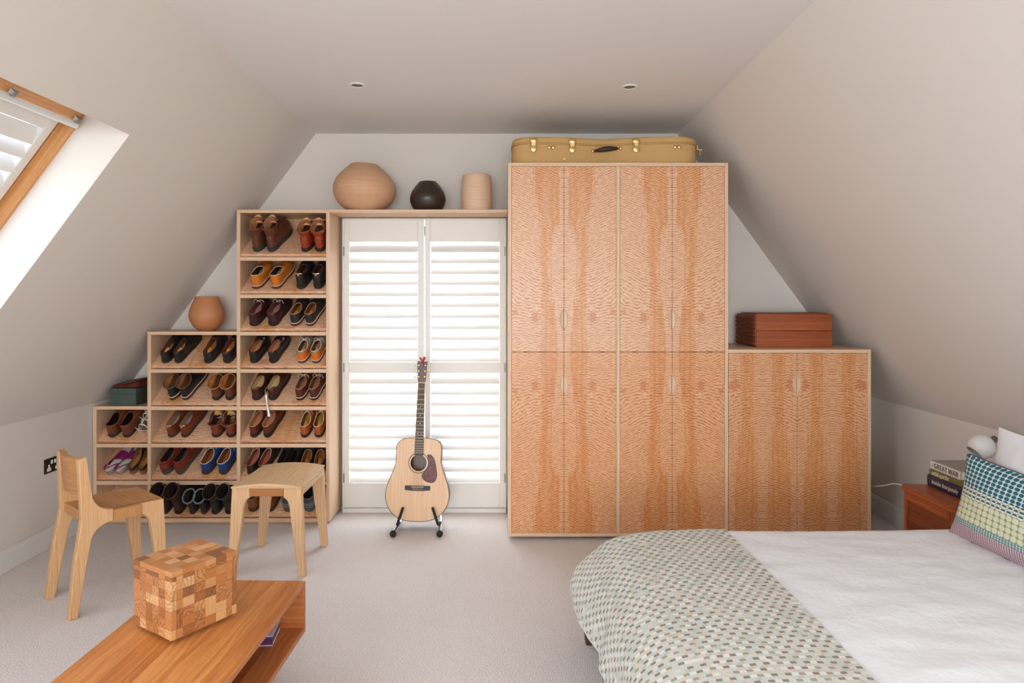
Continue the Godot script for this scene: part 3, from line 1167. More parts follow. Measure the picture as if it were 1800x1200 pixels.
# cross-section of cloth over the bed, from the far hem to the near one: (z, y); r rounds the shoulders
func drape(s: float, hem: float, r: float) -> Vector2:
	var top := BED_TOP
	var side := top - r - hem
	var arc := PI * 0.5 * r
	var flat := BED_Z1 - BED_Z0 - 2.0 * r + 0.02
	var d := s * (2.0 * side + 2.0 * arc + flat)
	var z0 := BED_Z0 - 0.01
	var z1 := BED_Z1 + 0.01
	if d < side:
		return Vector2(z0, hem + d)
	d -= side
	if d < arc:
		var a := d / r
		return Vector2(z0 + r - r * cos(a), top - r + r * sin(a))
	d -= arc
	if d < flat:
		var m := d / flat
		return Vector2(z0 + r + d, top + 0.012 * sin(m * PI))
	d -= flat
	if d < arc:
		var a := d / r
		return Vector2(z1 - r + r * sin(a), top - r + r * cos(a))
	return Vector2(z1, top - r - (d - arc))


func cushion_texture() -> ImageTexture:
	var w := 1400
	var h := 620
	var im := Image.create_empty(w, h, false, Image.FORMAT_RGB8)
	var cream := rgb(232, 228, 208)
	var pale := rgb(222, 230, 232)
	var teal := rgb(20, 112, 118)
	var blue := rgb(38, 100, 135)
	var green := rgb(146, 172, 92)
	var pink := rgb(226, 196, 204)
	var plum := rgb(58, 42, 58)
	var grey := rgb(112, 146, 140)
	# rows from the bottom: height, dots across, ground, kind
	var bands := []
	for i in 9:
		bands.push_back([0.0195, 66, plum, 0])
	for i in 3:
		bands.push_back([0.0245, 54, pale, 1])
	for i in 4:
		bands.push_back([0.070, 25, green, 2])
	for i in 3:
		bands.push_back([0.050, 28, cream, 3])
	for i in 7:
		bands.push_back([0.050, 28, pale, 4])
	var edges := [0.0]
	for q in bands:
		edges.push_back(edges[-1] + q[0])
	var total: float = edges[-1]
	for y in h:
		var v := (1.0 - (y + 0.5) / h) * total
		var k := 0
		while k < bands.size() - 1 and v > edges[k + 1]:
			k += 1
		var band: Array = bands[k]
		var fy: float = (v - edges[k]) / band[0]
		for x in w:
			var fx: float = float(x) / w * float(band[1])
			var cell := int(fx)
			var u := fx - cell
			var dx := (u - 0.5) / 0.46
			var dy := (fy - 0.5) / (0.47 if band[3] != 3 else 0.5)
			var e := 2.6 if band[3] == 2 else 2.0
			var d := pow(absf(dx), e) + pow(absf(dy), e)
			if band[3] == 4:
				d *= 1.12
			if band[3] == 3:
				d = dx * dx * 1.1 + dy * dy * 1.02
			var c: Color = band[2]
			if d < 1.0:
				match band[3]:
					0: c = pink
					1: c = grey
					2: c = cream if (cell + k) % 9 != 0 else rgb(222, 222, 196)
					3: c = (teal.lerp(blue, 0.75) if fy > 0.5 else rgb(236, 234, 220))
					4: c = teal.lerp(blue, 0.6 * fmod(cell * 0.37 + k * 0.21, 1.0))
			elif band[3] == 3 and fy < 0.25:
				c = rgb(170, 172, 118)
			im.set_pixel(x, y, c)
	return tex(im)


# stuffed rectangular cushion in its own xy plane (x wide, y up from the lower edge), puffed out by p
func cushion(b: MB, wide: float, high: float, p: float, wob: float, s: int) -> void:
	var q := fast(s, 1.0, 3)
	for side in [1.0, -1.0]:
		var rows := []
		var uvs := []
		for i in 25:
			var row := PackedVector3Array()
			var ur := PackedVector2Array()
			var v := i / 24.0
			for j in 33:
				var u := j / 32.0
				var a := absf(u * 2.0 - 1.0)
				var c := absf(v * 2.0 - 1.0)
				var puff := pow(maxf(0.0, (1.0 - pow(a, 3.0)) * (1.0 - pow(c, 3.0))), 0.62)
				# edges draw in between the corners
				var x := (u - 0.5) * wide * (1.0 - 0.055 * (1.0 - c * c))
				var y := high * 0.5 + (v - 0.5) * high * (1.0 - 0.075 * (1.0 - a * a))
				var z: float = side * (p * puff + 0.002) + q.get_noise_2d(u * 3.0 + side * 5.0, v * 3.0) * wob * puff
				row.push_back(Vector3(x, y, z))
				ur.push_back(Vector2(u, 1.0 - v))
			rows.push_back(row)
			uvs.push_back(ur)
		b.grid(rows, false, 1.0, 1.0, side < 0.0, uvs)


func build_pillows() -> void:
	# white pillows stand against the head of the bed, the dotted cushion leans on them
	var p := thing("pillow", "white pillow standing at the head of the bed behind the dotted cushion", "pillow", Vector3(1.935, 0.472, -2.43))
	p.basis = Basis(Vector3(0, 1, 0), deg_to_rad(-90)) * Basis(Vector3(1, 0, 0), deg_to_rad(-12))
	var b := MB.new()
	cushion(b, 0.72, 0.44, 0.055, 0.012, 3)
	part("pillowcase", b, M.linen_plain, p)
	var c := thing("dotted_cushion", "cushion printed with rows of teal, cream, green and pink dots", "cushion", Vector3(1.838, 0.464, -2.395))
	c.basis = Basis(Vector3(0, 1, 0), deg_to_rad(-90)) * Basis(Vector3(1, 0, 0), deg_to_rad(-13)) * Basis(Vector3(0, 0, 1), deg_to_rad(0))
	b = MB.new()
	cushion(b, 0.84, 0.335, 0.052, 0.006, 8)
	part("cover", b, mat(Color(0.97, 0.97, 0.97), 0.85, cushion_texture()), c)
	var seam := MB.new()
	var path := PackedVector3Array()
	for k in 60:
		var a := TAU * k / 60.0
		var cx := clampf(cos(a) * 1.45, -1, 1)
		var cy := clampf(sin(a) * 1.45, -1, 1)
		path.push_back(Vector3(cx * 0.42 * (1.0 - 0.055 * (1.0 - cy * cy)), 0.1675 + cy * 0.1675 * (1.0 - 0.075 * (1.0 - cx * cx)), 0))
	seam.tube(path, 0.003, 6, true)
	part("piping", seam, mat(rgb(70, 58, 72), 0.8), c)


# ---------------------------------------------------------------- bench with its open shelf, and the block of end-grain cubes
func build_bench() -> void:
	var t := thing("bench", "low honey-coloured oak bench with an open shelf along one side", "bench", Vector3(-1.02, 0, -1.65), -1.6)
	var hw := 0.245
	var z0 := -0.94
	var z1 := 1.05
	var top := 0.36
	var bot := 0.170
	var zc := (z0 + z1) * 0.5
	var ln := z1 - z0
	# the top is glued up from staves
	var sw := 2.0 * hw / 5.0
	for i in 5:
		var b := MB.new()
		b.uo = Vector2(i * 0.37, i * 0.077 + 0.02)
		b.box(Vector3(-hw + sw * (i + 0.5), top - 0.009, zc), Vector3(sw - 0.0003, 0.018, ln), 0.0006, 2)
		part("top_stave", b, M.oak, t)
	var b := MB.new()
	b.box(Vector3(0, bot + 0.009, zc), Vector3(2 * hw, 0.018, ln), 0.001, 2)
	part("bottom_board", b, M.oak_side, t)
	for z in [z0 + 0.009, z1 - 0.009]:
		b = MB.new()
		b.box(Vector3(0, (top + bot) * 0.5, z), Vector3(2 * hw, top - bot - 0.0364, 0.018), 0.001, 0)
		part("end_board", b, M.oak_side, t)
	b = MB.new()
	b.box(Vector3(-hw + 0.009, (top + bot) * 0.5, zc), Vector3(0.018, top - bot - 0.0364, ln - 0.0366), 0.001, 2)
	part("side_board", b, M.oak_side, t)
	for z in [z0 + 0.16, z1 - 0.16]:
		b = MB.new()
		b.box(Vector3(-0.03, (bot - 0.0005) * 0.5, z), Vector3(0.32, bot - 0.0005, 0.03), 0.003, 0)
		part("foot", b, M.oak_side, t)
	# two boxed sets of discs inside
	case_on_shelf(Vector3(-0.925, 0.1885, -2.490), 96.0, "white-edged purple book lying in the bench near its far end", Color(0.32, 0.16, 0.34), rgb(222, 214, 222), 0.035)
	case_on_shelf(Vector3(-0.945, 0.1885, -2.075), 93.0, "grey-white book with a dark red spine, half hidden under the bench top", Color(0.36, 0.15, 0.15), rgb(205, 212, 220), 0.04)
	# block
	var k := thing("end_grain_block", "cube glued up from small end-grain oak blocks, standing on the bench", "wood block", Vector3(0, 0, 0))
	var f := Vector3(-1.020, 0.3735, -2.097)
	var l := Vector3(-1.198, 0.3735, -2.212)
	var r := Vector3(-0.913, 0.3735, -2.301)
	var ex := (f - l).normalized()            # along the left-hand face
	var ez := Vector3(-ex.z, 0, ex.x)         # away along the other face
	if ez.dot(r - f) < 0:
		ez = -ez
	var la := (f - l).length()
	var lb := (r - f).length()
	var ly := 0.209
	k.position = f - ex * la * 0.5 + ez * lb * 0.5
	k.position.y = 0.36
	k.basis = Basis(ex, Vector3.UP, ex.cross(Vector3.UP))
	var fz := ex.cross(Vector3.UP)            # local z
	var sz := signf(ez.dot(fz))
	var tones := [Color(0.78, 0.54, 0.34), Color(0.73, 0.49, 0.29), Color(0.83, 0.61, 0.41), Color(0.67, 0.43, 0.25), Color(0.76, 0.50, 0.30), Color(0.88, 0.69, 0.50), Color(0.59, 0.39, 0.24)]
	var mats := []
	for i in tones.size():
		mats.push_back([mat(tones[i], 0.5, M.ash_tex, Vector3(5.0, 14.0, 1)), mat(tones[i], 0.5, M.ring_tex, Vector3(9.0, 9.0, 1))])
	var b0 := MB.new()
	b0.box(Vector3(0, 0.0065, 0), Vector3(la * 0.82, 0.013, lb * 0.82), 0.001)
	part("base", b0, mats[3][0], k)
	b0 = MB.new()
	b0.box(Vector3(0, 0.0135 + ly * 0.5, 0), Vector3(la - 0.03, ly - 0.03, lb - 0.03))
	part("core", b0, mats[3][0], k)
	# the facing blocks: two tall sides, each six by six, and the top
	var nu := 6
	var nv := 7
	var ca := la / nu
	var cb := lb / nu
	var cy := ly / nv
	rng.seed = 77
	for face in 5:
		var vmax := nv if face < 4 else nu
		for i in nu:
			var j := 0
			while j < vmax:
				# now and then two cells are one longer block
				var tall := 2 if face < 4 and rng.randf() < 0.22 and j < vmax - 1 else 1
				var pr := rng.randf_range(-0.0006, 0.0006)
				var fb := MB.new()
				var ti := rng.randi() % 7
				if ti == 6 and rng.randf() < 0.5:
					ti = 0
				var kind := 1 if rng.randf() < 0.6 else 0
				fb.uo = Vector2(rng.randf() * 3.0, rng.randf() * 3.0)
				var d := 0.016
				if face < 4:
					var cyy := 0.0135 + cy * (j + tall * 0.5)
					var top_free := j + tall == vmax
					var hh := cy * tall
					if top_free:
						hh -= d
						cyy -= d * 0.5
					if face < 2:
						var zz := (-1.0 if face == 0 else 1.0) * (lb * 0.5 - d * 0.5 + pr)
						fb.box(Vector3(-la * 0.5 + ca * (i + 0.5), cyy, zz), Vector3(ca - 0.0004, hh - 0.0004, d), 0.0005, rng.randi() % 2)
					else:
						var xx := (-1.0 if face == 2 else 1.0) * (la * 0.5 - d * 0.5 + pr)
						var w := cb
						var zc2 := -lb * 0.5 + cb * (i + 0.5)
						if i == 0:
							w -= d + 0.0008
							zc2 += (d + 0.0008) * 0.5
						if i == nu - 1:
							w -= d + 0.0008
							zc2 -= (d + 0.0008) * 0.5
						fb.box(Vector3(xx, cyy, zc2), Vector3(d, hh - 0.0004, w - 0.0004), 0.0005, 1 + rng.randi() % 2)
				else:
					fb.box(Vector3(-la * 0.5 + ca * (i + 0.5), 0.0135 + ly - d * 0.5 + pr, -lb * 0.5 + cb * (j + 0.5)), Vector3(ca - 0.0004, d, cb - 0.0004), 0.0005, 2 if rng.randf() < 0.8 else 0)
					kind = 0
					ti = [0, 2, 5, 0, 2, 4, 6][rng.randi() % 7]
				part("facing_block", fb, mats[ti][kind], k)
				j += tall


func case_on_shelf(at: Vector3, yaw: float, label: String, cover: Color, edge: Color, thick: float) -> void:
	var t := thing("book", label, "book", at, yaw, "books on the bench shelf")
	var b := MB.new()
	b.box(Vector3(0, thick * 0.5, 0), Vector3(0.124, thick - 0.006, 0.184), 0.001)
	part("pages", b, mat(cover.lightened(0.25), 0.7), t)
	for y in [0.0015, thick - 0.0015]:
		b = MB.new()
		b.box(Vector3(0, y, 0), Vector3(0.130, 0.003, 0.190), 0.001)
		part("cover", b, mat(edge, 0.4), t)
	b = MB.new()
	b.box(Vector3(-0.0635, thick * 0.5, 0), Vector3(0.003, thick - 0.0062, 0.190), 0.001)
	part("spine", b, mat(cover, 0.4), t)
	b = MB.new()
	b.box(Vector3(0.0, thick + 0.0006, -0.01), Vector3(0.10, 0.001, 0.145))
	part("label_band", b, mat(cover, 0.5), t)


# ---------------------------------------------------------------- chair and stool: sculpted corner legs, a dished seat
# a leg as seen from the side: its upper part runs out into the seat rail; x points along the seat, y up
func leg_poly(hgt: float, splay: float, reach: float, top: float) -> PackedVector2Array:
	var p := PackedVector2Array()
	var foot := 0.034
	p.push_back(Vector2(-splay, 0))
	p.push_back(Vector2(-splay + foot, 0))
	var rail := 0.052
	var knee := Vector2(0.058, hgt - rail - 0.075)
	for k in 8:
		var a := PI - (PI * 0.5) * k / 7.0
		p.push_back(Vector2(reach, hgt - rail - 0.075) + Vector2(cos(a) * (reach - knee.x), sin(a) * 0.075))
	p.push_back(Vector2(reach, top))
	p.push_back(Vector2(0.0, top))
	return p


func seat_slab(b: MB, x0: float, x1: float, zl0: float, zl1: float, zr0: float, zr1: float, y: float, thick: float, crown: float, tilt: float) -> void:
	var upper := []
	var lower := []
	for i in 13:
		var u := i / 12.0
		var r0 := PackedVector3Array()
		var r1 := PackedVector3Array()
		for j in 9:
			var w := j / 8.0
			var x := lerpf(x0, x1, u)
			var z := lerpf(lerpf(zl0, zr0, u), lerpf(zl1, zr1, u), w)
			var yy := y + crown * (1.0 - pow(u * 2.0 - 1.0, 2.0)) + tilt * (w - 0.5)
			r0.push_back(Vector3(x, yy, z))
			r1.push_back(Vector3(x, y - thick + tilt * (w - 0.5), z))
		upper.push_back(r0)
		lower.push_back(r1)
	var us := x1 - x0
	var vs := absf(zl1 - zl0)
	b.grid(upper, false, vs, us, true)
	b.grid(lower, false, vs, us, false)
	for e in [0, 12]:
		b.grid([upper[e], lower[e]], false, vs, thick, e == 0)
	for e in [0, 8]:
		var r0 := PackedVector3Array()
		var r1 := PackedVector3Array()
		for i in 13:
			r0.push_back(upper[i][e])
			r1.push_back(lower[i][e])
		b.grid([r0, r1], false, us, thick, e == 8)


func build_seats() -> void:
	# stool; local x to the right, z towards the camera
	var t := thing("stool", "pale wooden stool with a gently curved seat in front of the shoe rack", "stool", Vector3(-1.218, 0, -3.735), 0.0)
	var hz := 0.215
	var top := 0.462
	for sx in [-1.0, 1.0]:
		for sz in [-1.0, 1.0]:
			var b := MB.new()
			var wx := 0.178 if sz > 0 else 0.178
			b.xf = Transform3D(Basis(Vector3(-sx, 0, 0), Vector3(0, 1, 0), Vector3(0, 0, -sx)) , Vector3(sx * wx, 0, sz * (hz + 0.0)))
			# legs lean outwards a little towards the camera and away from it
			b.xf.basis = Basis(Vector3(1, 0, 0), deg_to_rad(-sz * 0.8)) * b.xf.basis
			b.prism(leg_poly(top - 0.004, 0.022, 0.092, top - 0.004), 0.036, 0.003, 1)
			part("leg", b, M.stool_leg, t)
	var s := MB.new()
	seat_slab(s, -0.180, 0.180, 0.196, -0.196, 0.196, -0.196, top, 0.046, 0.018, 0.0)
	part("seat", s, M.stool_seat, t)
	for sz in [-1.0, 1.0]:
		var b := MB.new()
		b.box(Vector3(0, top - 0.024, sz * 0.2145), Vector3(0.171 if sz > 0 else 0.171, 0.046, 0.034), 0.001, 2)
		part("seat_rail", b, M.end_grain, t)
	for sz in [-1.0, 1.0]:
		var rows0 := PackedVector3Array()
		var rows1 := PackedVector3Array()
		var rows2 := PackedVector3Array()
		var w: float = 0.181 if sz > 0 else 0.181
		for i in 13:
			var u := i / 12.0
			var yy := top + 0.018 * (1.0 - pow(u * 2.0 - 1.0, 2.0)) + 0.0006
			rows0.push_back(Vector3(lerpf(-w, w, u), yy, sz * 0.194))
			rows1.push_back(Vector3(lerpf(-w, w, u), yy, sz * 0.2335))
			rows2.push_back(Vector3(lerpf(-w, w, u), top - 0.006, sz * 0.2335))
		var b := MB.new()
		b.grid([rows0, rows1], false, 0.36, 0.04, sz < 0)
		b.grid([rows1, rows2], false, 0.36, 0.02, sz < 0)
		part("seat_edge", b, M.stool_seat, t)

	# chair; local x points forward, z to the chair's own left when seen from above
	var c := thing("chair", "wooden chair with a low curved back beside the end-grain block", "chair", Vector3(-1.884, 0, -3.334), 0.0)
	var fx := Vector3(0.66, 0, -0.7513).normalized()
	c.basis = Basis(fx, Vector3.UP, fx.cross(Vector3.UP))
	top = 0.452
	for sz in [-1.0, 1.0]:
		# front leg
		var b := MB.new()
		b.xf = Transform3D(Basis(Vector3(-1, 0, 0), Vector3(0, 1, 0), Vector3(0, 0, -1)), Vector3(0.150, 0, sz * 0.162))
		b.xf.basis = Basis(Vector3(1, 0, 0), deg_to_rad(-sz * 2.0)) * b.xf.basis
		b.prism(leg_poly(top - 0.002, 0.020, 0.105, top - 0.002), 0.038, 0.003, 1)
		part("leg", b, M.chair_leg, c)
		# rear leg, which goes on up as the back post
		b = MB.new()
		b.xf = Transform3D(Basis(Vector3(1, 0, 0), deg_to_rad(-sz * 2.0)), Vector3(0, 0, sz * 0.162))
		var p := PackedVector2Array([Vector2(-0.262, 0), Vector2(-0.226, 0), Vector2(-0.188, 0.22), Vector2(-0.172, 0.315)])
		for k in 8:
			var a := PI - (PI * 0.5) * k / 7.0
			p.push_back(Vector2(-0.075, 0.318) + Vector2(cos(a) * 0.095, sin(a) * 0.082))
		p.push_back(Vector2(-0.075, top))
		for k in 7:
			var a := -PI * 0.5 - (PI * 0.40) * k / 6.0
			p.push_back(Vector2(-0.075, top + 0.098) + Vector2(cos(a) * 0.090, sin(a) * 0.098))
		p.push_back(Vector2(-0.182, 0.708))
		p.push_back(Vector2(-0.218, 0.702))
		p.push_back(Vector2(-0.206, 0.430))
		p.push_back(Vector2(-0.236, 0.25))
		b.prism(p, 0.038, 0.003, 1)
		part("leg", b, M.chair_leg, c)
		b = MB.new()
		b.box(Vector3(-0.015, top - 0.027, sz * 0.157), Vector3(0.1196, 0.050, 0.036), 0.001, 1)
		part("seat_rail", b, M.chair_seat, c)
	# dished seat
	s = MB.new()
	var up := []
	var lo := []
	for i in 15:
		var u := i / 14.0
		var r0 := PackedVector3Array()
		var r1 := PackedVector3Array()
		for j in 13:
			var w := j / 12.0 * 2.0 - 1.0
			var x := lerpf(-0.19, 0.150, u)
			var dish := -0.010 * (1.0 - w * w) * sin(PI * clampf(u * 1.1, 0.0, 1.0))
			r0.push_back(Vector3(x, top + dish, w * 0.1425))
			r1.push_back(Vector3(x, top - 0.046, w * 0.1425))
		up.push_back(r0)
		lo.push_back(r1)
	s.grid(up, false, 0.33, 0.40, true)
	s.grid(lo, false, 0.33, 0.40, false)
	for e in [0, 14]:
		s.grid([up[e], lo[e]], false, 0.33, 0.046, e == 0)
	part("seat", s, M.chair_seat, c)
	# curved back panel between the posts
	s = MB.new()
	var front := []
	var rear := []
	for i in 9:
		var v := i / 8.0
		var r0 := PackedVector3Array()
		var r1 := PackedVector3Array()
		for j in 13:
			var w := j / 12.0 * 2.0 - 1.0
			var y := lerpf(0.532, 0.706, v)
			var bow := 0.026 * (1.0 - w * w)
			var x := lerpf(-0.168, -0.184, v) - bow
			r0.push_back(Vector3(x, y - 0.004 * (1.0 - w * w), w * 0.1430))
			r1.push_back(Vector3(x - 0.022, y - 0.004 * (1.0 - w * w), w * 0.1430))
		front.push_back(r0)
		rear.push_back(r1)
	s.grid(front, false, 0.33, 0.18, false)
	s.grid(rear, false, 0.33, 0.18, true)
	s.grid([front[8], rear[8]], false, 0.33, 0.02, false)
	s.grid([front[0], rear[0]], false, 0.33, 0.02, true)
	part("backrest", s, M.chair_seat, c)


# ---------------------------------------------------------------- guitar on its stand
func spline(knots: Array, per: int, closed: bool) -> PackedVector2Array:
	var out := PackedVector2Array()
	var m := knots.size()
	for i in (m if closed else m - 1):
		var p0: Vector2 = knots[(i + m - 1) % m] if closed else knots[maxi(i - 1, 0)]
		var p1: Vector2 = knots[i]
		var p2: Vector2 = knots[(i + 1) % m]
		var p3: Vector2 = knots[(i + 2) % m] if closed else knots[mini(i + 2, m - 1)]
		for k in per:
			out.push_back(p1.cubic_interpolate(p2, p0, p3, float(k) / per))
	if not closed:
		out.push_back(knots[m - 1])
	return out


func build_guitar() -> void:
	var at := Vector3(-0.537, 0.060, -4.205)
	var t := thing("acoustic_guitar", "acoustic guitar with a pale spruce top and tortoiseshell pickguard, propped on a stand", "guitar", at)
	t.basis = Basis(Vector3(0, 0, 1), deg_to_rad(-1.3)) * Basis(Vector3(1, 0, 0), deg_to_rad(-8.0))
	var half := [Vector2(0.0, 0.0), Vector2(0.055, 0.002), Vector2(0.110, 0.017), Vector2(0.155, 0.050), Vector2(0.184, 0.095), Vector2(0.1965, 0.148), Vector2(0.190, 0.205), Vector2(0.170, 0.265), Vector2(0.150, 0.318), Vector2(0.1395, 0.362), Vector2(0.1400, 0.405), Vector2(0.1405, 0.440), Vector2(0.134, 0.468), Vector2(0.113, 0.490), Vector2(0.070, 0.502), Vector2(0.0, 0.505)]
	var right := spline(half, 5, false)
	var outline := PackedVector2Array()
	for p in right:
		outline.push_back(p)
	for i in range(right.size() - 2, 0, -1):
		outline.push_back(Vector2(-right[i].x, right[i].y))
	var m := outline.size()
	var hole := Vector2(0.0, 0.352)
	var hr := 0.050
	var depth := 0.105
	# top with its sound hole
	var b := MB.new()
	for i in m:
		var p := outline[i]
		var q := outline[(i + 1) % m]
		var hp := hole + (p - hole).normalized() * hr
		var hq := hole + (q - hole).normalized() * hr
		for z in [0.0, -0.003]:
			b.quad(Vector3(p.x, p.y, z), Vector3(q.x, q.y, z), Vector3(hq.x, hq.y, z), Vector3(hp.x, hp.y, z), Vector3(0, 0, 1 if z == 0.0 else -1), Vector2(p.y, p.x), Vector2(q.y, q.x), Vector2(hq.y, hq.x), Vector2(hp.y, hp.x))
		b.quad(Vector3(hp.x, hp.y, 0), Vector3(hq.x, hq.y, 0), Vector3(hq.x, hq.y, -0.003), Vector3(hp.x, hp.y, -0.003), Vector3(hole.x - hp.x, hole.y - hp.y, 0).normalized())
	part("soundboard", b, M.spruce, t)
	b = MB.new()
	var rim0 := PackedVector3Array()
	var rim1 := PackedVector3Array()
	var back := PackedVector3Array()
	for p in outline:
		rim0.push_back(Vector3(p.x, p.y, -0.003))
		rim1.push_back(Vector3(p.x, p.y, -depth))
		back.push_back(Vector3(p.x * 0.97, p.y * 0.98 + 0.005, -depth - 0.008))
	b.grid([rim0, rim1, back], true, 1.0, 1.0, false)
	b.fan(back, Vector3(0, 0.25, -depth - 0.012), Vector3(0, 0, -1))
	part("body", b, M.rosewood, t)
	b = MB.new()
	var ring := PackedVector3Array()
	for p in outline:
		ring.push_back(Vector3(p.x, p.y, -0.0015))
	b.tube(ring, 0.0024, 6, true)
	part("binding", b, M.bronze_dark, t)
	for rr in [[0.0615, 0.0022, M.spruce_dark], [0.0555, 0.0014, M.cream]]:
		b = MB.new()
		ring = PackedVector3Array()
		for k in 48:
			var a := TAU * k / 48.0
			ring.push_back(Vector3(hole.x + cos(a) * rr[0], hole.y + sin(a) * rr[0], 0.0))
		b.tube(ring, rr[1], 6, true)
		part("rosette", b, rr[2], t)
	# pickguard
	b = MB.new()
	var pg := spline([Vector2(0.052, 0.402), Vector2(0.078, 0.402), Vector2(0.098, 0.378), Vector2(0.110, 0.335), Vector2(0.118, 0.282), Vector2(0.108, 0.244), Vector2(0.080, 0.232), Vector2(0.040, 0.246), Vector2(0.022, 0.275), Vector2(0.040, 0.305), Vector2(0.058, 0.335), Vector2(0.061, 0.370)], 5, true)
	b.prism(pg, 0.0022, 0.0004, 1, Vector3(0, 0, 0.0014))
	part("pickguard", b, M.tortoise, t)
	# bridge, saddle, pins
	b = MB.new()
	var br := PackedVector2Array([Vector2(-0.078, 0.188), Vector2(-0.03, 0.184), Vector2(0.03, 0.184), Vector2(0.078, 0.188), Vector2(0.078, 0.214), Vector2(-0.078, 0.214)])
	b.prism(br, 0.009, 0.002, 0, Vector3(0, 0, 0.0047))
	var bridge := part("bridge", b, M.ebony, t)
	b = MB.new()
	b.box(Vector3(0, 0.207, 0.0105), Vector3(0.076, 0.0035, 0.005), 0.001)
	part("saddle", b, M.cream, bridge)
	for k in 6:
		b = MB.new()
		b.ball(Vector3(-0.027 + 0.0108 * k, 0.195, 0.0105), Vector3(0.0026, 0.0026, 0.003), 8, 5)
		part("bridge_pin", b, M.cream, bridge)
	# neck and fretboard
	var nut := 0.845
	b = MB.new()
	var rows := []
	for i in 9:
		var y := lerpf(0.478, nut + 0.005, i / 8.0)
		var w := lerpf(0.028, 0.0215, (y - 0.40) / 0.445)
		var row := PackedVector3Array()
		for k in 9:
			var a := PI * k / 8.0
			row.push_back(Vector3(cos(a) * w, y, 0.002 - sin(a) * (0.024 + (0.05 * pow(1.0 - i / 8.0, 8.0)))))
		rows.push_back(row)
	b.grid(rows, false)
	part("neck", b, M.mahogany, t)
	b = MB.new()
	b.prism(PackedVector2Array([Vector2(-0.0285, 0.399), Vector2(0.0285, 0.399), Vector2(0.0215, nut), Vector2(-0.0215, nut)]), 0.007, 0.0008, 1, Vector3(0, 0, 0.0045))
	var fb := part("fretboard", b, M.ebony, t)
	for k in range(1, 21):
		var y := nut - 0.645 * (1.0 - pow(2.0, -k / 12.0))
		if y < 0.404:
			break
		var w := lerpf(0.0285, 0.0215, (y - 0.399) / 0.446)
		b = MB.new()
		b.box(Vector3(0, y, 0.0086), Vector3(w * 2.0 - 0.001, 0.0022, 0.0015), 0.0004)
		part("fret", b, M.fret, fb)
	for k in [5, 7, 9, 12]:
		var y0 := nut - 0.645 * (1.0 - pow(2.0, -(k - 1) / 12.0))
		var y1 := nut - 0.645 * (1.0 - pow(2.0, -k / 12.0))
		for x in ([-0.011, 0.011] if k == 12 else [0.0]):
			b = MB.new()
			b.ball(Vector3(x, (y0 + y1) * 0.5, 0.0078), Vector3(0.003, 0.003, 0.0009), 8, 4)
			part("inlay", b, M.cream, fb)
	b = MB.new()
	b.box(Vector3(0, nut + 0.0025, 0.006), Vector3(0.044, 0.005, 0.010), 0.001)
	part("nut", b, M.cream, t)
	# headstock
	b = MB.new()
	b.prism(PackedVector2Array([Vector2(-0.0225, nut + 0.005), Vector2(0.0225, nut + 0.005), Vector2(0.0265, nut + 0.03), Vector2(0.0325, 0.984), Vector2(0.0, 0.981), Vector2(-0.0325, 0.984), Vector2(-0.0265, nut + 0.03)]), 0.016, 0.0015, 1, Vector3(0, 0, -0.004))
	var hd := part("headstock", b, M.rosewood, t)
	for side in [-1.0, 1.0]:
		for k in 3:
			var y := nut + 0.040 + k * 0.036
			var x: float = side * (0.0185 + k * 0.0012)
			b = MB.new()
			b.tube(PackedVector3Array([Vector3(x, y, 0.003), Vector3(x, y, 0.014)]), PackedFloat32Array([0.0048, 0.0032]), 10)
			b.tube(PackedVector3Array([Vector3(x, y, -0.008), Vector3(side * 0.040, y, -0.009)]), 0.0018, 6)
			b.ball(Vector3(side * 0.0445, y, -0.009), Vector3(0.0055, 0.0075, 0.0035), 10, 6)
			part("tuner", b, M.gold, hd)
	for k in 6:
		var u := k / 5.0 - 0.5
		var i := 2 - k if k < 3 else k - 3
		var sx := -1.0 if k < 3 else 1.0
		b = MB.new()
		b.tube(PackedVector3Array([Vector3(u * 0.054, 0.195, 0.011), Vector3(u * 0.054, 0.207, 0.0135), Vector3(u * 0.035, nut + 0.002, 0.0115), Vector3(sx * (0.0185 + (2 - i) * 0.0012), nut + 0.040 + (2 - i) * 0.036, 0.010)]), 0.0006 if k > 2 else 0.0008, 5)
		part("string", b, M.bronze_string, t)
	# red ribbon tied at the top of the headstock
	var rb := thing("red_ribbon", "small red ribbon tied to the top of the guitar's headstock", "ribbon", at)
	rb.basis = t.basis
	for q in [[-1.0, 0.034, 0.9], [1.0, 0.040, 0.45]]:
		b = MB.new()
		var path := PackedVector3Array()
		for k in 15:
			var a := TAU * k / 14.0
			var lx := 0.5 - 0.5 * cos(a)
			path.push_back(Vector3(0.004, 0.972, 0.012) + Vector3(q[0] * lx * 0.022 * q[2] + sin(a) * 0.005, lx * q[1], sin(a) * 0.006))
		b.tube(path, 0.0048, 6, false, 0.4)
		part("loop", b, M.ribbon, rb)
	b = MB.new()
	b.ball(Vector3(0.004, 0.974, 0.013), Vector3(0.007, 0.006, 0.005), 8, 6)
	part("knot", b, M.ribbon, rb)
	b = MB.new()
	b.tube(PackedVector3Array([Vector3(0.004, 0.974, 0.013), Vector3(0.009, 0.962, 0.013), Vector3(0.010, 0.946, 0.010)]), 0.004, 6, false, 0.3)
	part("tail", b, M.ribbon, rb)
	# stand: two chromed floor tubes, a yoke behind the body, black padded hooks
	var s := thing("guitar_stand", "folding guitar stand of chromed tubes with black padded hooks under the guitar", "guitar stand", Vector3(-0.523, 0, -4.20))
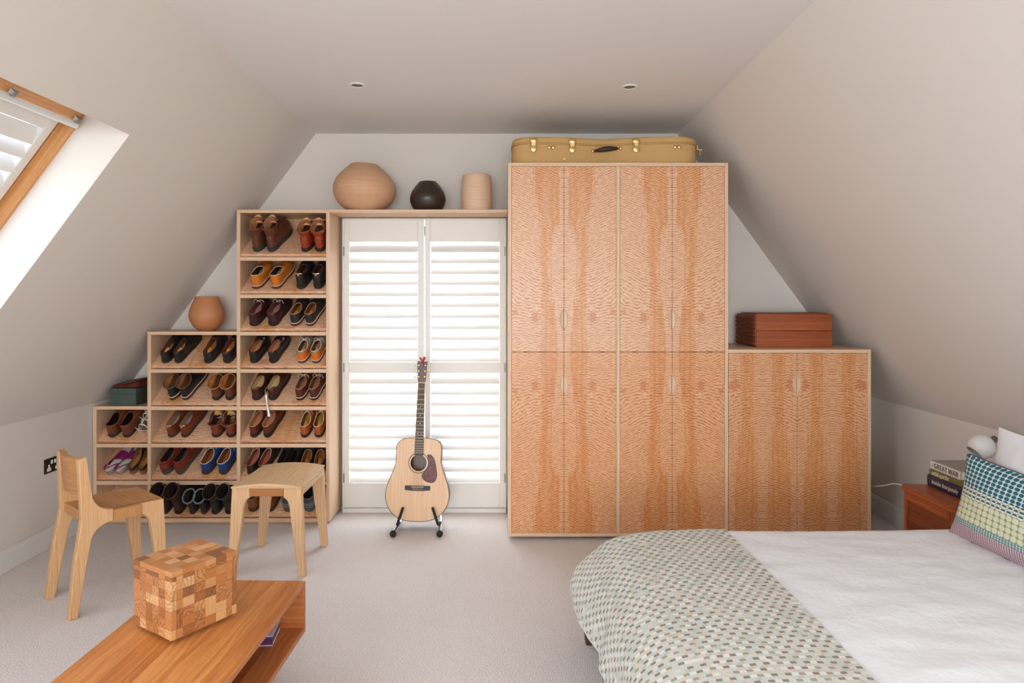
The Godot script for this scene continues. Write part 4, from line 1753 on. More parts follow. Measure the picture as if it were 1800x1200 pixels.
	for side in [-1.0, 1.0]:
		b = MB.new()
		var fr := Vector3(side * 0.140, 0.021, 0.100)
		var bk := Vector3(side * 0.125, 0.024, -0.150)
		b.tube(PackedVector3Array([fr, bk, bk + Vector3(-side * 0.02, 0.05, -0.03), Vector3(side * 0.03, 0.20, -0.20)]), 0.0115, 12)
		var leg := part("leg", b, M.chrome, s)
		b = MB.new()
		b.ball(fr + Vector3(0, 0, 0.004), Vector3(0.0205, 0.0205, 0.0205), 14, 10)
		part("end_cap", b, M.rubber, leg)
		b = MB.new()
		b.tube(PackedVector3Array([Vector3(side * 0.129, 0.034, -0.060), Vector3(side * 0.130, 0.046, -0.010), Vector3(side * 0.127, 0.048, 0.020), Vector3(side * 0.123, 0.058, 0.036), Vector3(side * 0.109, 0.100, 0.037), Vector3(side * 0.090, 0.157, 0.034)]), 0.0085, 10)
		part("padded_hook", b, M.rubber, s)
	b = MB.new()
	b.tube(PackedVector3Array([Vector3(-0.03, 0.20, -0.20), Vector3(0.03, 0.20, -0.20)]), 0.010, 10)
	b.tube(PackedVector3Array([Vector3(0.0, 0.20, -0.20), Vector3(0.0, 0.30, -0.175)]), 0.009, 10)
	part("yoke", b, M.rubber, s)


# ---------------------------------------------------------------- things on the shelves and wardrobes
func pot(called: String, label: String, at: Vector3, prof: Array, m: Material, tilt: float, wall := 0.008) -> void:
	var t := thing(called, label, "vase", at)
	var p := spline(prof, 6, false)
	var b := MB.new()
	var out := PackedVector2Array([Vector2(0.001, 0.0)])
	for q in p:
		out.push_back(q)
	b.lathe(out, 48, Vector3.ZERO, 3.0, 2.0, tilt)
	part("body", b, m, t)
	var last := p[p.size() - 1]
	b = MB.new()
	b.lathe(PackedVector2Array([last, last + Vector2(-wall * 0.5, 0.002), last + Vector2(-wall, -0.002)]), 48, Vector3.ZERO, 1.0, 1.0, tilt)
	part("rim", b, m, t)
	b = MB.new()
	var inn := PackedVector2Array()
	for i in range(p.size() - 1, 2, -2):
		inn.push_back(Vector2(maxf(p[i].x - wall, 0.002), maxf(p[i].y - 0.002, wall)))
	inn.push_back(Vector2(0.001, wall))
	b.lathe(inn, 32, Vector3.ZERO, 1.0, 1.0, tilt)
	part("inside", b, m, t)


func build_shelf_things() -> void:
	var sy := 1.9971
	pot("squat_vase", "large squat round vase of turned pale wood above the shutters", Vector3(-0.903, sy, -4.445), [Vector2(0.098, 0.0), Vector2(0.150, 0.036), Vector2(0.192, 0.090), Vector2(0.2035, 0.145), Vector2(0.190, 0.195), Vector2(0.161, 0.237), Vector2(0.124, 0.273), Vector2(0.091, 0.303)], M.pot_pale, -0.14)
	pot("dark_vase", "small dark brown round vase between the two pale vases", Vector3(-0.492, sy, -4.445), [Vector2(0.072, 0.0), Vector2(0.102, 0.030), Vector2(0.1165, 0.080), Vector2(0.106, 0.124), Vector2(0.080, 0.166), Vector2(0.057, 0.193)], M.pot_dark, 0.0)
	pot("straight_vase", "pale cylindrical wooden vase beside the wardrobe on the bridging board", Vector3(-0.174, sy, -4.445), [Vector2(0.098, 0.0), Vector2(0.1015, 0.05), Vector2(0.1015, 0.11), Vector2(0.099, 0.17), Vector2(0.0935, 0.222), Vector2(0.0905, 0.234)], M.pot_straight, 0.0, 0.006)
	pot("round_vase", "rounded orange-brown wooden vase on the middle step of the shoe rack", Vector3(-1.931, 1.2232, -4.445), [Vector2(0.047, 0.0), Vector2(0.082, 0.030), Vector2(0.106, 0.075), Vector2(0.1095, 0.110), Vector2(0.098, 0.160), Vector2(0.080, 0.200), Vector2(0.0715, 0.222)], M.pot_orange, 0.0)
	# guitar case lying on the tall wardrobe
	var t := thing("guitar_case", "tan guitar case with gold latches lying on top of the tall wardrobe", "guitar case", Vector3(0.052, 2.2358, -4.095))
	var plan := spline([Vector2(0.0, -0.11), Vector2(0.012, -0.045), Vector2(0.060, -0.006), Vector2(0.15, 0.004), Vector2(0.28, -0.004), Vector2(0.40, -0.022), Vector2(0.50, -0.044), Vector2(0.58, -0.048), Vector2(0.67, -0.026), Vector2(0.76, -0.006), Vector2(0.90, 0.010), Vector2(1.02, 0.012), Vector2(1.085, -0.012), Vector2(1.120, -0.070), Vector2(1.118, -0.20), Vector2(1.07, -0.285), Vector2(0.95, -0.315), Vector2(0.78, -0.315), Vector2(0.60, -0.292), Vector2(0.42, -0.330), Vector2(0.25, -0.372), Vector2(0.10, -0.372), Vector2(0.02, -0.320), Vector2(0.0, -0.22)], 6, true)
	var mid := Vector2(0.55, -0.16)
	var lv := func(k: float, y: float) -> PackedVector3Array:
		var row := PackedVector3Array()
		for p in plan:
			var d := (mid - p).normalized() * k
			row.push_back(Vector3(p.x + d.x, y, p.y + d.y))
		return row
	var b := MB.new()
	b.grid([lv.call(0.012, 0.0), lv.call(0.002, 0.006), lv.call(0.0, 0.03), lv.call(0.0, 0.118), lv.call(0.002, 0.120)], true, 3.0, 0.4, true)
	b.fan(lv.call(0.012, 0.0), Vector3(mid.x, 0, mid.y), Vector3.DOWN)
	part("base", b, M.tweed, t)
	b = MB.new()
	b.grid([lv.call(0.001, 0.1205), lv.call(-0.003, 0.122), lv.call(-0.003, 0.131), lv.call(0.0, 0.134)], true, 3.0, 0.1, true)
	part("lid_band", b, M.tweed_dark, t)
	b = MB.new()
	var top: PackedVector3Array = lv.call(0.020, 0.166)
	b.grid([lv.call(0.0, 0.134), lv.call(0.0, 0.150), lv.call(0.006, 0.160), top], true, 3.0, 0.2, true)
	b.fan(top, Vector3(mid.x, 0.172, mid.y), Vector3.UP, 2.0)
	part("lid", b, M.tweed, t)
	for q in [[0.128, 0.012], [0.362, -0.009], [0.744, 0.0], [0.234, 0.008], [0.985, 0.020]]:
		b = MB.new()
		var x: float = q[0]
		var z: float = q[1] + 0.003
		if x == 0.234 or x == 0.985:
			b.ball(Vector3(x - 0.012, 0.100, z), Vector3(0.011, 0.011, 0.006), 10, 6)
			b.ball(Vector3(x + 0.012, 0.100, z), Vector3(0.011, 0.011, 0.006), 10, 6)
			part("stud", b, M.gold, t)
			continue
		b.ball(Vector3(x, 0.140, z), Vector3(0.023, 0.018, 0.007), 14, 8)
		b.box(Vector3(x, 0.122, z + 0.001), Vector3(0.030, 0.030, 0.010), 0.003)
		b.ball(Vector3(x, 0.094, z), Vector3(0.021, 0.024, 0.007), 14, 8)
		b.ball(Vector3(x, 0.092, z + 0.007), Vector3(0.007, 0.007, 0.004), 10, 6)
		part("latch", b, M.gold, t)
	b = MB.new()
	b.box(Vector3(1.128, 0.116, -0.075), Vector3(0.012, 0.03, 0.03), 0.003)
	b.tube(PackedVector3Array([Vector3(1.128, 0.105, -0.075), Vector3(1.158, 0.103, -0.072)]), 0.005, 8)
	b.tube(PackedVector3Array([Vector3(1.146, 0.104, -0.072), Vector3(1.148, 0.068, -0.068)]), 0.0045, 8)
	part("latch", b, M.gold, t)
	b = MB.new()
	var hp := PackedVector3Array()
	var hr := PackedFloat32Array()
	for k in 13:
		var u := k / 12.0
		hp.push_back(Vector3(lerpf(0.497, 0.640, u), 0.086 + 0.016 * u, -0.028 + 0.022 * sin(PI * u)))
		hr.push_back(lerpf(0.004, 0.0155, pow(sin(PI * clampf(u, 0.02, 0.98)), 0.6)))
	b.tube(hp, hr, 12)
	part("handle", b, M.dark_leather, t)
	for x in [0.488, 0.655]:
		b = MB.new()
		b.ball(Vector3(x, 0.088 if x < 0.5 else 0.102, -0.036 if x < 0.5 else -0.024), Vector3(0.010, 0.010, 0.008), 10, 6)
		part("stud", b, M.gold, t)
	b = MB.new()
	b.tube(PackedVector3Array([Vector3(0.312, 0.032, -0.004), Vector3(0.312, 0.032, 0.003)]), 0.005, 10)
	part("stud", b, M.gold, t)
	# carved box on the low cabinet
	var c := thing("carved_box", "reddish wooden box with a carved scalloped lid and side on the low cabinet", "box", Vector3(1.7955, 1.1303, -4.4075))
	b = MB.new()
	b.box(Vector3(0.012, 0.050, 0), Vector3(0.472, 0.100, 0.332), 0.002, 0)
	part("body", b, M.mahogany, c)
	b = MB.new()
	b.box(Vector3(0.012, 0.1535, 0), Vector3(0.472, 0.103, 0.332), 0.002, 0)
	var lid := part("lid", b, M.mahogany, c)
	b = MB.new()
	b.box(Vector3(-0.229, 0.1025, 0.0), Vector3(0.010, 0.203, 0.334), 0.002, 1)
	part("corner_post", b, M.carved, c)
	# ridged carving on the side: rows of scallops
	for r in 7:
		b = MB.new()
		for k in 11:
			b.ball(Vector3(-0.236, 0.020 + r * 0.0265, -0.150 + k * 0.030), Vector3(0.011, 0.011, 0.0165), 8, 5)
		part("scalloped_ridge", b, M.carved, c)
	for k in 34:
		b = MB.new()
		var x := -0.205 + k * 0.0128
		b.tube(PackedVector3Array([Vector3(x, 0.205, 0.150), Vector3(x, 0.207, 0.0), Vector3(x, 0.205, -0.150)]), 0.0078, 7)
		part("carved_rib", b, M.carved, lid)
	# dark green box with a leather pouch on the low step of the rack
	var gx := -2.4255
	var g := thing("green_box", "dark green cardboard box on the lowest step of the shoe rack", "box", Vector3(gx, 0.7495, -4.487))
	b = MB.new()
	b.box(Vector3(0, 0.046, 0), Vector3(0.164, 0.092, 0.272), 0.002)
	part("box_base", b, M.green_card, g)
	b = MB.new()
	b.box(Vector3(0, 0.0925, 0), Vector3(0.170, 0.037, 0.278), 0.002)
	part("lid", b, M.green_card, g)
	var p := thing("leather_pouch", "folded reddish-brown leather pouch lying on the dark green box", "pouch", Vector3(gx, 0.8607, -4.487))
	b = MB.new()
	var up := []
	var lo := []
	for i in 13:
		var v := i / 12.0 * 2.0 - 1.0
		var r0 := PackedVector3Array()
		var r1 := PackedVector3Array()
		for j in 17:
			var u := j / 16.0 * 2.0 - 1.0
			var rnd := pow(maxf(0.0, (1.0 - pow(absf(u), 6.0)) * (1.0 - pow(absf(v), 6.0))), 0.5)
			var h := 0.018 + 0.030 * (u * 0.5 + 0.5) * (1.0 - 0.45 * maxf(v, 0.0))
			r0.push_back(Vector3(u * 0.088 + 0.006, 0.006 + h * rnd, v * 0.135))
			r1.push_back(Vector3(u * 0.088 + 0.006, 0.006 - 0.006 * rnd, v * 0.135))
		up.push_back(r0)
		lo.push_back(r1)
	b.grid(up, false, 1.0, 1.0, true)
	b.grid(lo, false, 1.0, 1.0, false)
	part("body", b, M.pouch, p)
	b = MB.new()
	var fl := []
	var fu := []
	for i in 9:
		var v := i / 8.0
		var r0 := PackedVector3Array()
		var r1 := PackedVector3Array()
		for j in 15:
			var u := j / 14.0 * 2.0 - 1.0
			var zz := lerpf(-0.05, 0.126 - 0.050 * u * u, v)
			var hh := 0.024 + 0.030 * (u * 0.5 + 0.5) + 0.006 * sin(PI * v) * (1.0 - u * u) - 0.012 * v * (1.0 - 0.4 * u)
			r0.push_back(Vector3(u * 0.082 + 0.006, hh + 0.004, zz))
			r1.push_back(Vector3(u * 0.082 + 0.006, hh + 0.001, zz))
		fu.push_back(r0)
		fl.push_back(r1)
	b.grid(fu, false, 1.0, 1.0, false)
	b.grid(fl, false, 1.0, 1.0, true)
	b.grid([fu[8], fl[8]], false)
	part("flap", b, M.pouch, p)
	b = MB.new()
	b.ball(Vector3(-0.022, 0.047, 0.072), Vector3(0.005, 0.003, 0.005), 8, 5)
	part("press_stud", b, M.chrome, p)


# ---------------------------------------------------------------- bedside
func build_nightstand() -> void:
	var t := thing("nightstand", "reddish cherry bedside cabinet between the bed and the knee wall", "nightstand", Vector3(2.18, 0, -3.115))
	var hx := 0.255
	var hz := 0.185
	var h := 0.534
	var b := MB.new()
	b.box(Vector3(0, h - 0.013, 0), Vector3(hx * 2, 0.026, hz * 2), 0.002, 2)
	part("top_board", b, M.cherry, t)
	b = MB.new()
	for z in [-hz + 0.0125, hz - 0.0125]:
		b.box(Vector3(0.005, (h - 0.026) * 0.5 + 0.02, z), Vector3(hx * 2 - 0.01, h - 0.067, 0.025), 0.002, 1)
	b.box(Vector3(0.01, 0.06, 0), Vector3(hx * 2 - 0.03, 0.025, hz * 2 - 0.052), 0.002, 2)
	b.box(Vector3(hx - 0.015, h * 0.5, 0), Vector3(0.02, h - 0.10, hz * 2 - 0.052), 0.0, 1)
	part("carcass", b, M.cherry, t)
	b = MB.new()
	b.box(Vector3(-hx + 0.0135, h - 0.026 - 0.0205, 0), Vector3(0.022, 0.040, hz * 2 - 0.0504), 0.001, 2)
	part("top_rail", b, M.cherry, t)
	b = MB.new()
	b.box(Vector3(-hx + 0.024, (h - 0.068 + 0.073) * 0.5, 0), Vector3(0.018, h - 0.068 - 0.074, hz * 2 - 0.0504), 0.001, 2)
	part("front_panel", b, M.cherry_panel, t)
	for sx in [-1, 1]:
		for sz in [-1, 1]:
			b = MB.new()
			b.box(Vector3(sx * (hx - 0.03), 0.0265, sz * (hz - 0.02)), Vector3(0.035, 0.053, 0.035), 0.002, 1)
			part("foot", b, M.cherry, t)
	# three books, spines towards the foot of the bed
	var y := h + 0.0006
	book("navy_book", "thick navy hardback at the bottom of the bedside stack", Vector3(2.036, y, -3.155), 0.052, 0.25, 0.19, rgb(30, 34, 66), rgb(26, 29, 60), rgb(226, 222, 212), "Inside Burgundy", 0.017, rgb(206, 204, 178), true, 0.035, "books on the nightstand", 0.0)
	y += 0.0526
	book("olive_book", "thin olive-brown book in the middle of the bedside stack", Vector3(2.040, y, -3.150), 0.028, 0.235, 0.18, rgb(112, 104, 66), rgb(104, 96, 60), rgb(220, 216, 204), "wild garlic", 0.017, rgb(222, 216, 178), true, 0.02, "books on the nightstand", 1.5)
	y += 0.0286
	book("cream_book", "cream hardback with bold dark spine capitals on top of the bedside stack", Vector3(2.042, y, -3.155), 0.042, 0.222, 0.17, rgb(222, 216, 204), rgb(150, 142, 132), rgb(232, 228, 220), "GREAT WAR", 0.024, rgb(70, 66, 62), false, 0.026, "books on the nightstand", -1.0)
	# globe reading lamp on the knee wall
	var l := thing("wall_lamp", "wall lamp with a round white glass shade and nickel arm above the nightstand", "wall lamp", Vector3(WALL_R, 0.700, -3.36))
	b = MB.new()
	b.tube(PackedVector3Array([Vector3(-0.0005, 0.02, 0), Vector3(-0.020, 0.02, 0)]), 0.038, 20)
	part("wall_plate", b, M.nickel, l)
	b = MB.new()
	b.tube(PackedVector3Array([Vector3(-0.018, 0.02, 0), Vector3(-0.06, 0.040, 0.01), Vector3(-0.105, 0.040, 0.03)]), 0.005, 8)
	part("arm", b, M.nickel, l)
	b = MB.new()
	b.tube(PackedVector3Array([Vector3(-0.092, 0.046, 0.03), Vector3(-0.128, 0.030, 0.04)]), 0.017, 14)
	part("socket", b, M.nickel, l)
	var sh := MeshInstance3D.new()
	sh.name = "shade"
	b = MB.new()
	var prof := PackedVector2Array()
	for k in 25:
		var a := lerpf(0.10, PI - 0.72, k / 24.0)
		prof.push_back(Vector2(sin(a) * 0.060, cos(a) * 0.060))
	for k in range(24, -1, -1):
		var a := lerpf(0.10, PI - 0.72, k / 24.0)
		prof.push_back(Vector2(sin(a) * 0.0565, cos(a) * 0.0565))
	b.lathe(prof, 36)
	sh.mesh = b.mesh()
	sh.material_override = M.opal
	sh.transform = Transform3D(Basis(Vector3(0, 0, 1), deg_to_rad(-48)), Vector3(-0.170, 0.010, 0.045))
	l.add_child(sh, true)
	# white flex that hangs between the nightstand and the low cabinet
	var c := MB.new()
	c.tube(PackedVector3Array([Vector3(1.94, 0.515, -3.309), Vector3(1.99, 0.500, -3.40), Vector3(2.06, 0.455, -3.60), Vector3(2.14, 0.375, -3.85), Vector3(2.235, 0.300, -4.12), Vector3(2.34, 0.215, -4.40), Vector3(2.42, 0.170, -4.62), Vector3(2.43, 0.150, -4.655)]), 0.0035, 8)
	tag(part("power_cable", c, M.white, self), "thin white cable hanging behind the bedside cabinet", "cable")


func book(called: String, label: String, at: Vector3, thick: float, ln: float, wide: float, spine: Color, cover: Color, pages: Color, words: String, hgt: float, ink: Color, serif: bool, inset: float, group: String, yaw: float) -> void:
	# x runs away from the spine, z towards the camera; the title reads from the far end
	var t := thing(called, label, "book", at, yaw, group)
	var b := MB.new()
	b.box(Vector3(wide * 0.5, thick * 0.5, 0), Vector3(wide - 0.012, thick - 0.006, ln - 0.008), 0.001)
	part("pages", b, mat(pages, 0.8), t)
	for y in [0.0015, thick - 0.0015]:
		b = MB.new()
		b.box(Vector3(wide * 0.5, y, 0), Vector3(wide - 0.002, 0.003, ln), 0.0008)
		part("cover", b, mat(cover, 0.45), t)
	b = MB.new()
	var rows := []
	for e in [-0.5, 0.5]:
		var row := PackedVector3Array()
		for k in 9:
			var a := PI * k / 8.0
			row.push_back(Vector3(0.003 - sin(a) * 0.004, thick * 0.5 - cos(a) * thick * 0.5, ln * e))
		rows.push_back(row)
	b.grid(rows, false)
	part("spine", b, mat(spine, 0.45), t)
	var tilt := Basis(Vector3(0, 0, 1), Vector3(0, 1, 0), Vector3(-1, 0, 0))
	lettering(words, hgt, 0.0006, mat(ink, 0.5), t, Transform3D(tilt, Vector3(-0.0012, thick * 0.5, -ln * 0.5 + inset)), serif, true)
	if called == "cream_book":
		lettering("THE", 0.006, 0.0006, mat(ink, 0.5), t, Transform3D(tilt * Basis(Vector3(0, 0, 1), PI * 0.5), Vector3(-0.0012, thick * 0.5 - 0.007, -ln * 0.5 + 0.018)), false, true)


# ---------------------------------------------------------------- socket, ceiling lamps
func build_small() -> void:
	var t := thing("power_socket", "double power socket with a dark bronze plate on the knee wall behind the chair", "socket", Vector3(WALL_L, 0.473, -3.948))
	var b := MB.new()
	b.box(Vector3(0.003, 0, 0), Vector3(0.006, 0.084, 0.146), 0.002)
	part("plate", b, M.bronze, t)
	for z in [0.036, -0.036]:
		b = MB.new()
		b.box(Vector3(0.0065, -0.004, z), Vector3(0.003, 0.020, 0.012), 0.001)
		b.box(Vector3(0.0065, -0.022, z), Vector3(0.003, 0.018, 0.034), 0.001)
		part("outlet", b, M.white, t)
		b = MB.new()
		b.box(Vector3(0.008, 0.018, z - signf(z) * 0.022), Vector3(0.006, 0.022, 0.014), 0.002)
		part("switch", b, M.white, t)
	for q in [[-0.772, -3.603, "recessed ceiling spotlight above the shoe-rack side of the door"], [0.672, -3.632, "recessed ceiling spotlight in front of the tall wardrobe"]]:
		var l := thing("ceiling_spotlight", q[2], "ceiling light", Vector3(q[0], CEIL, q[1]), 0.0, "recessed ceiling spotlights")
		b = MB.new()
		b.lathe(PackedVector2Array([Vector2(0.045, -0.0004), Vector2(0.0445, -0.004), Vector2(0.040, -0.007), Vector2(0.032, -0.0065), Vector2(0.030, -0.003)]), 32)
		part("trim_ring", b, M.white, l)
		b = MB.new()
		b.lathe(PackedVector2Array([Vector2(0.030, -0.003), Vector2(0.024, -0.0015), Vector2(0.001, -0.0012)]), 28)
		part("reflector", b, M.nickel, l)


func more_materials() -> void:
	M.cherry_panel = mat(Color(0.53, 0.26, 0.13), 0.35, M.cherry.albedo_texture, Vector3(1.6, 3.2, 1))
	M.figure_edge = M.maple
	M.figure_warm = mat(Color(0.985, 0.925, 0.845), 0.36, M.figure.albedo_texture)
	M.figure_shelf.uv1_scale = Vector3(1.6, 1.1, 1)
	M.ash_tex = M.chair_leg.albedo_texture
	# end-grain arcs
	var im := Image.create_empty(256, 256, false, Image.FORMAT_RGB8)
	var q := fast(83, 0.012, 3)
	for y in 256:
		for x in 256:
			var d := Vector2(x - 90.0, y + 60.0).length() + q.get_noise_2d(x, y) * 22.0
			var k := 0.5 + 0.5 * sin(d * 0.20)
			var s := q.get_noise_2d(x * 9.0, y * 9.0) * 0.12
			var v := lerpf(1.0, 0.74, k * 0.8) + s
			im.set_pixel(x, y, Color(v, v * 0.97, v * 0.93))
	M.ring_tex = tex(im)
	M.linen_plain = mat(Color(0.93, 0.93, 0.945), 0.9)
	var sp := board_tex(512, 256, 57, Color(1, 1, 1), Color(0.90, 0.83, 0.74), 1, 0.08)
	M.spruce = mat(Color(0.93, 0.775, 0.625), 0.35, sp, Vector3(1.0, 5.0, 1))
	M.spruce_dark = mat(Color(0.30, 0.22, 0.15), 0.4)
	M.cream = mat(Color(0.92, 0.87, 0.76), 0.4)
	M.rosewood = mat(Color(0.30, 0.17, 0.11), 0.3)
	M.ebony = mat(Color(0.19, 0.155, 0.14), 0.5)
	M.fret = mat(Color(0.72, 0.70, 0.66), 0.35, null, Vector3.ONE, 0.7)
	M.bronze_dark = mat(Color(0.16, 0.11, 0.085), 0.4)
	M.bronze_string = mat(Color(0.72, 0.55, 0.36), 0.35, null, Vector3.ONE, 0.9)
	M.tortoise = mat(Color(0.92, 0.9, 0.9), 0.4, tex(noise_image(256, 256, 95, 0.022, rgb(60, 18, 14), rgb(172, 52, 36), 1.4, 3)), Vector3(5, 5, 1))
	M.ribbon = mat(rgb(186, 40, 62), 0.5)
	M.rubber = mat(Color(0.12, 0.10, 0.09), 0.75)
	var turned := board_tex(512, 256, 59, Color(1, 1, 1), Color(0.90, 0.84, 0.78), 1, 0.25)
	M.pot_pale = mat(Color(0.865, 0.69, 0.555), 0.55, turned, Vector3(1, 2, 1))
	M.pot_straight = mat(Color(0.92, 0.79, 0.68), 0.55, turned, Vector3(1, 2, 1))
	M.pot_orange = mat(Color(0.78, 0.535, 0.36), 0.5, turned, Vector3(1, 2, 1))
	M.pot_dark = mat(Color(0.225, 0.175, 0.145), 0.33, turned, Vector3(1, 2, 1))
	M.tweed = mat(Color(1, 1, 1), 0.7, tex(noise_image(256, 256, 97, 0.3, rgb(214, 174, 114), rgb(186, 144, 88), 1.0, 2)), Vector3(4, 4, 1))
	M.tweed_dark = mat(rgb(180, 140, 82), 0.6)
	M.dark_leather = mat(rgb(52, 30, 22), 0.5)
	M.green_card = mat(rgb(66, 78, 70), 0.6)
	M.pouch = mat(rgb(98, 42, 28), 0.42)
	M.opal = mat(Color(0.92, 0.91, 0.90), 0.25)
	M.strap_white = mat(rgb(232, 226, 218), 0.6)
	M.purple = mat(rgb(142, 30, 104), 0.7)
	M.opal.backlight_enabled = true
	M.opal.backlight = Color(0.25, 0.25, 0.25)


# ---------------------------------------------------------------- shoes
# A shoe stands with its heel at the origin, toe towards -z, sole on y = 0.
const SN := 32

func plan(f: float, a: float, L: float, W: float, side: float, k: float) -> Vector2:
	# f: place along the shoe, a: angle round the outline; k shrinks it about its middle line
	var wid := lerpf(0.90, 0.80, smoothstep(0.05, 0.35, f))
	wid = lerpf(wid, 1.0, smoothstep(0.35, 0.66, f))
	wid = lerpf(wid, 0.90, smoothstep(0.75, 1.0, f))
	var hw := W * wid * pow(absf(sin(a)), 0.62)
	var c := side * W * (0.10 * sin(PI * f) - 0.16 * smoothstep(0.6, 1.0, f))
	var inset := (1.0 - k) * W
	return Vector2(c + signf(sin(a)) * maxf(hw - inset, 0.0), -L * (0.5 + (f - 0.5) * (1.0 - 2.0 * inset / L)))


func sole_ring(L: float, W: float, side: float, k: float, y: float) -> PackedVector3Array:
	var row := PackedVector3Array()
	for i in SN:
		var a := TAU * (i + 0.5) / SN
		var f := 0.5 - 0.5 * cos(a)
		var p := plan(f, a, L, W, side, k)
		row.push_back(Vector3(p.x, y, p.y))
	return row


# the rim of the opening
func collar_ring(o: Dictionary, side: float, k: float, dy: float) -> PackedVector3Array:
	var row := PackedVector3Array()
	var L: float = o.L
	var W: float = o.W
	for i in SN:
		var a := TAU * (i + 0.5) / SN
		var f := 0.5 - 0.5 * cos(a)
		var f0 := 0.035
		var ff: float = lerpf(f0, o.op, f)
		var hw: float = W * o.ow * pow(absf(sin(a)), 0.75) * lerpf(1.0, 0.86, f) * k
		var y: float = o.hs + lerpf(o.hc, o.hc * o.dip, smoothstep(0.0, 0.45, f))
		y = lerpf(y, o.hs + o.hi, smoothstep(0.45, 1.0, f))
		var c := side * W * 0.08
		var fm: float = (f0 + o.op) * 0.5
		row.push_back(Vector3(c + signf(sin(a)) * hw, y + dy, -L * (fm + (ff - fm) * k)))
	return row


func upper_rows(o: Dictionary, side: float, k: float, ck: float, dy: float) -> Array:
	var base := sole_ring(o.L, o.W, side, k, o.hs * 0.9)
	var rim := collar_ring(o, side, ck, dy)
	var rows := []
	for r in 9:
		var s := r / 8.0
		var pa := pow(s, 2.3)
		var pb := 1.0 - pow(1.0 - s, 1.75)
		var row := PackedVector3Array()
		for i in SN:
			var b := base[i]
			var c := rim[i]
			var bulge := 0.0035 * sin(PI * s)
			var out := Vector3(b.x, 0, 0) * bulge / 0.045
			row.push_back(Vector3(lerpf(b.x, c.x, pa), lerpf(b.y, c.y, pb), lerpf(b.z, c.z, pa)) + out)
		rows.push_back(row)
	return rows


func shaft_rows(o: Dictionary, side: float, k: float) -> Array:
	# rings above the ankle of a boot
	var rows := []
	var L: float = o.L
	var rim := collar_ring(o, side, k, 0.0)
	for r in range(1, 7):
		var s := r / 6.0
		var row := PackedVector3Array()
		for i in SN:
			var a := TAU * (i + 0.5) / SN
			var f := 0.5 - 0.5 * cos(a)
			var cz := -L * 0.215
			var rx: float = 0.047 * o.get("sw", 1.0) * k
			var rz: float = 0.056 * o.get("sw", 1.0) * k
			var y: float = o.boot + (0.018 * cos(a) * -1.0) + o.get("vee", 0.0) * pow(absf(sin(a)), 6.0)
			var t := Vector3(side * o.W * 0.08 + rx * sin(a), y, cz + rz * cos(a) + float(o.get("lean", 0.012)) * s)
			row.push_back(rim[i].lerp(t, smoothstep(0.0, 0.75, s) * 0.999) * Vector3(1, 0, 1) + Vector3(0, lerpf(rim[i].y, t.y, s), 0))
		rows.push_back(row)
	return rows


func reversed_rows(rows: Array) -> Array:
	var r := rows.duplicate()
	r.reverse()
	return r


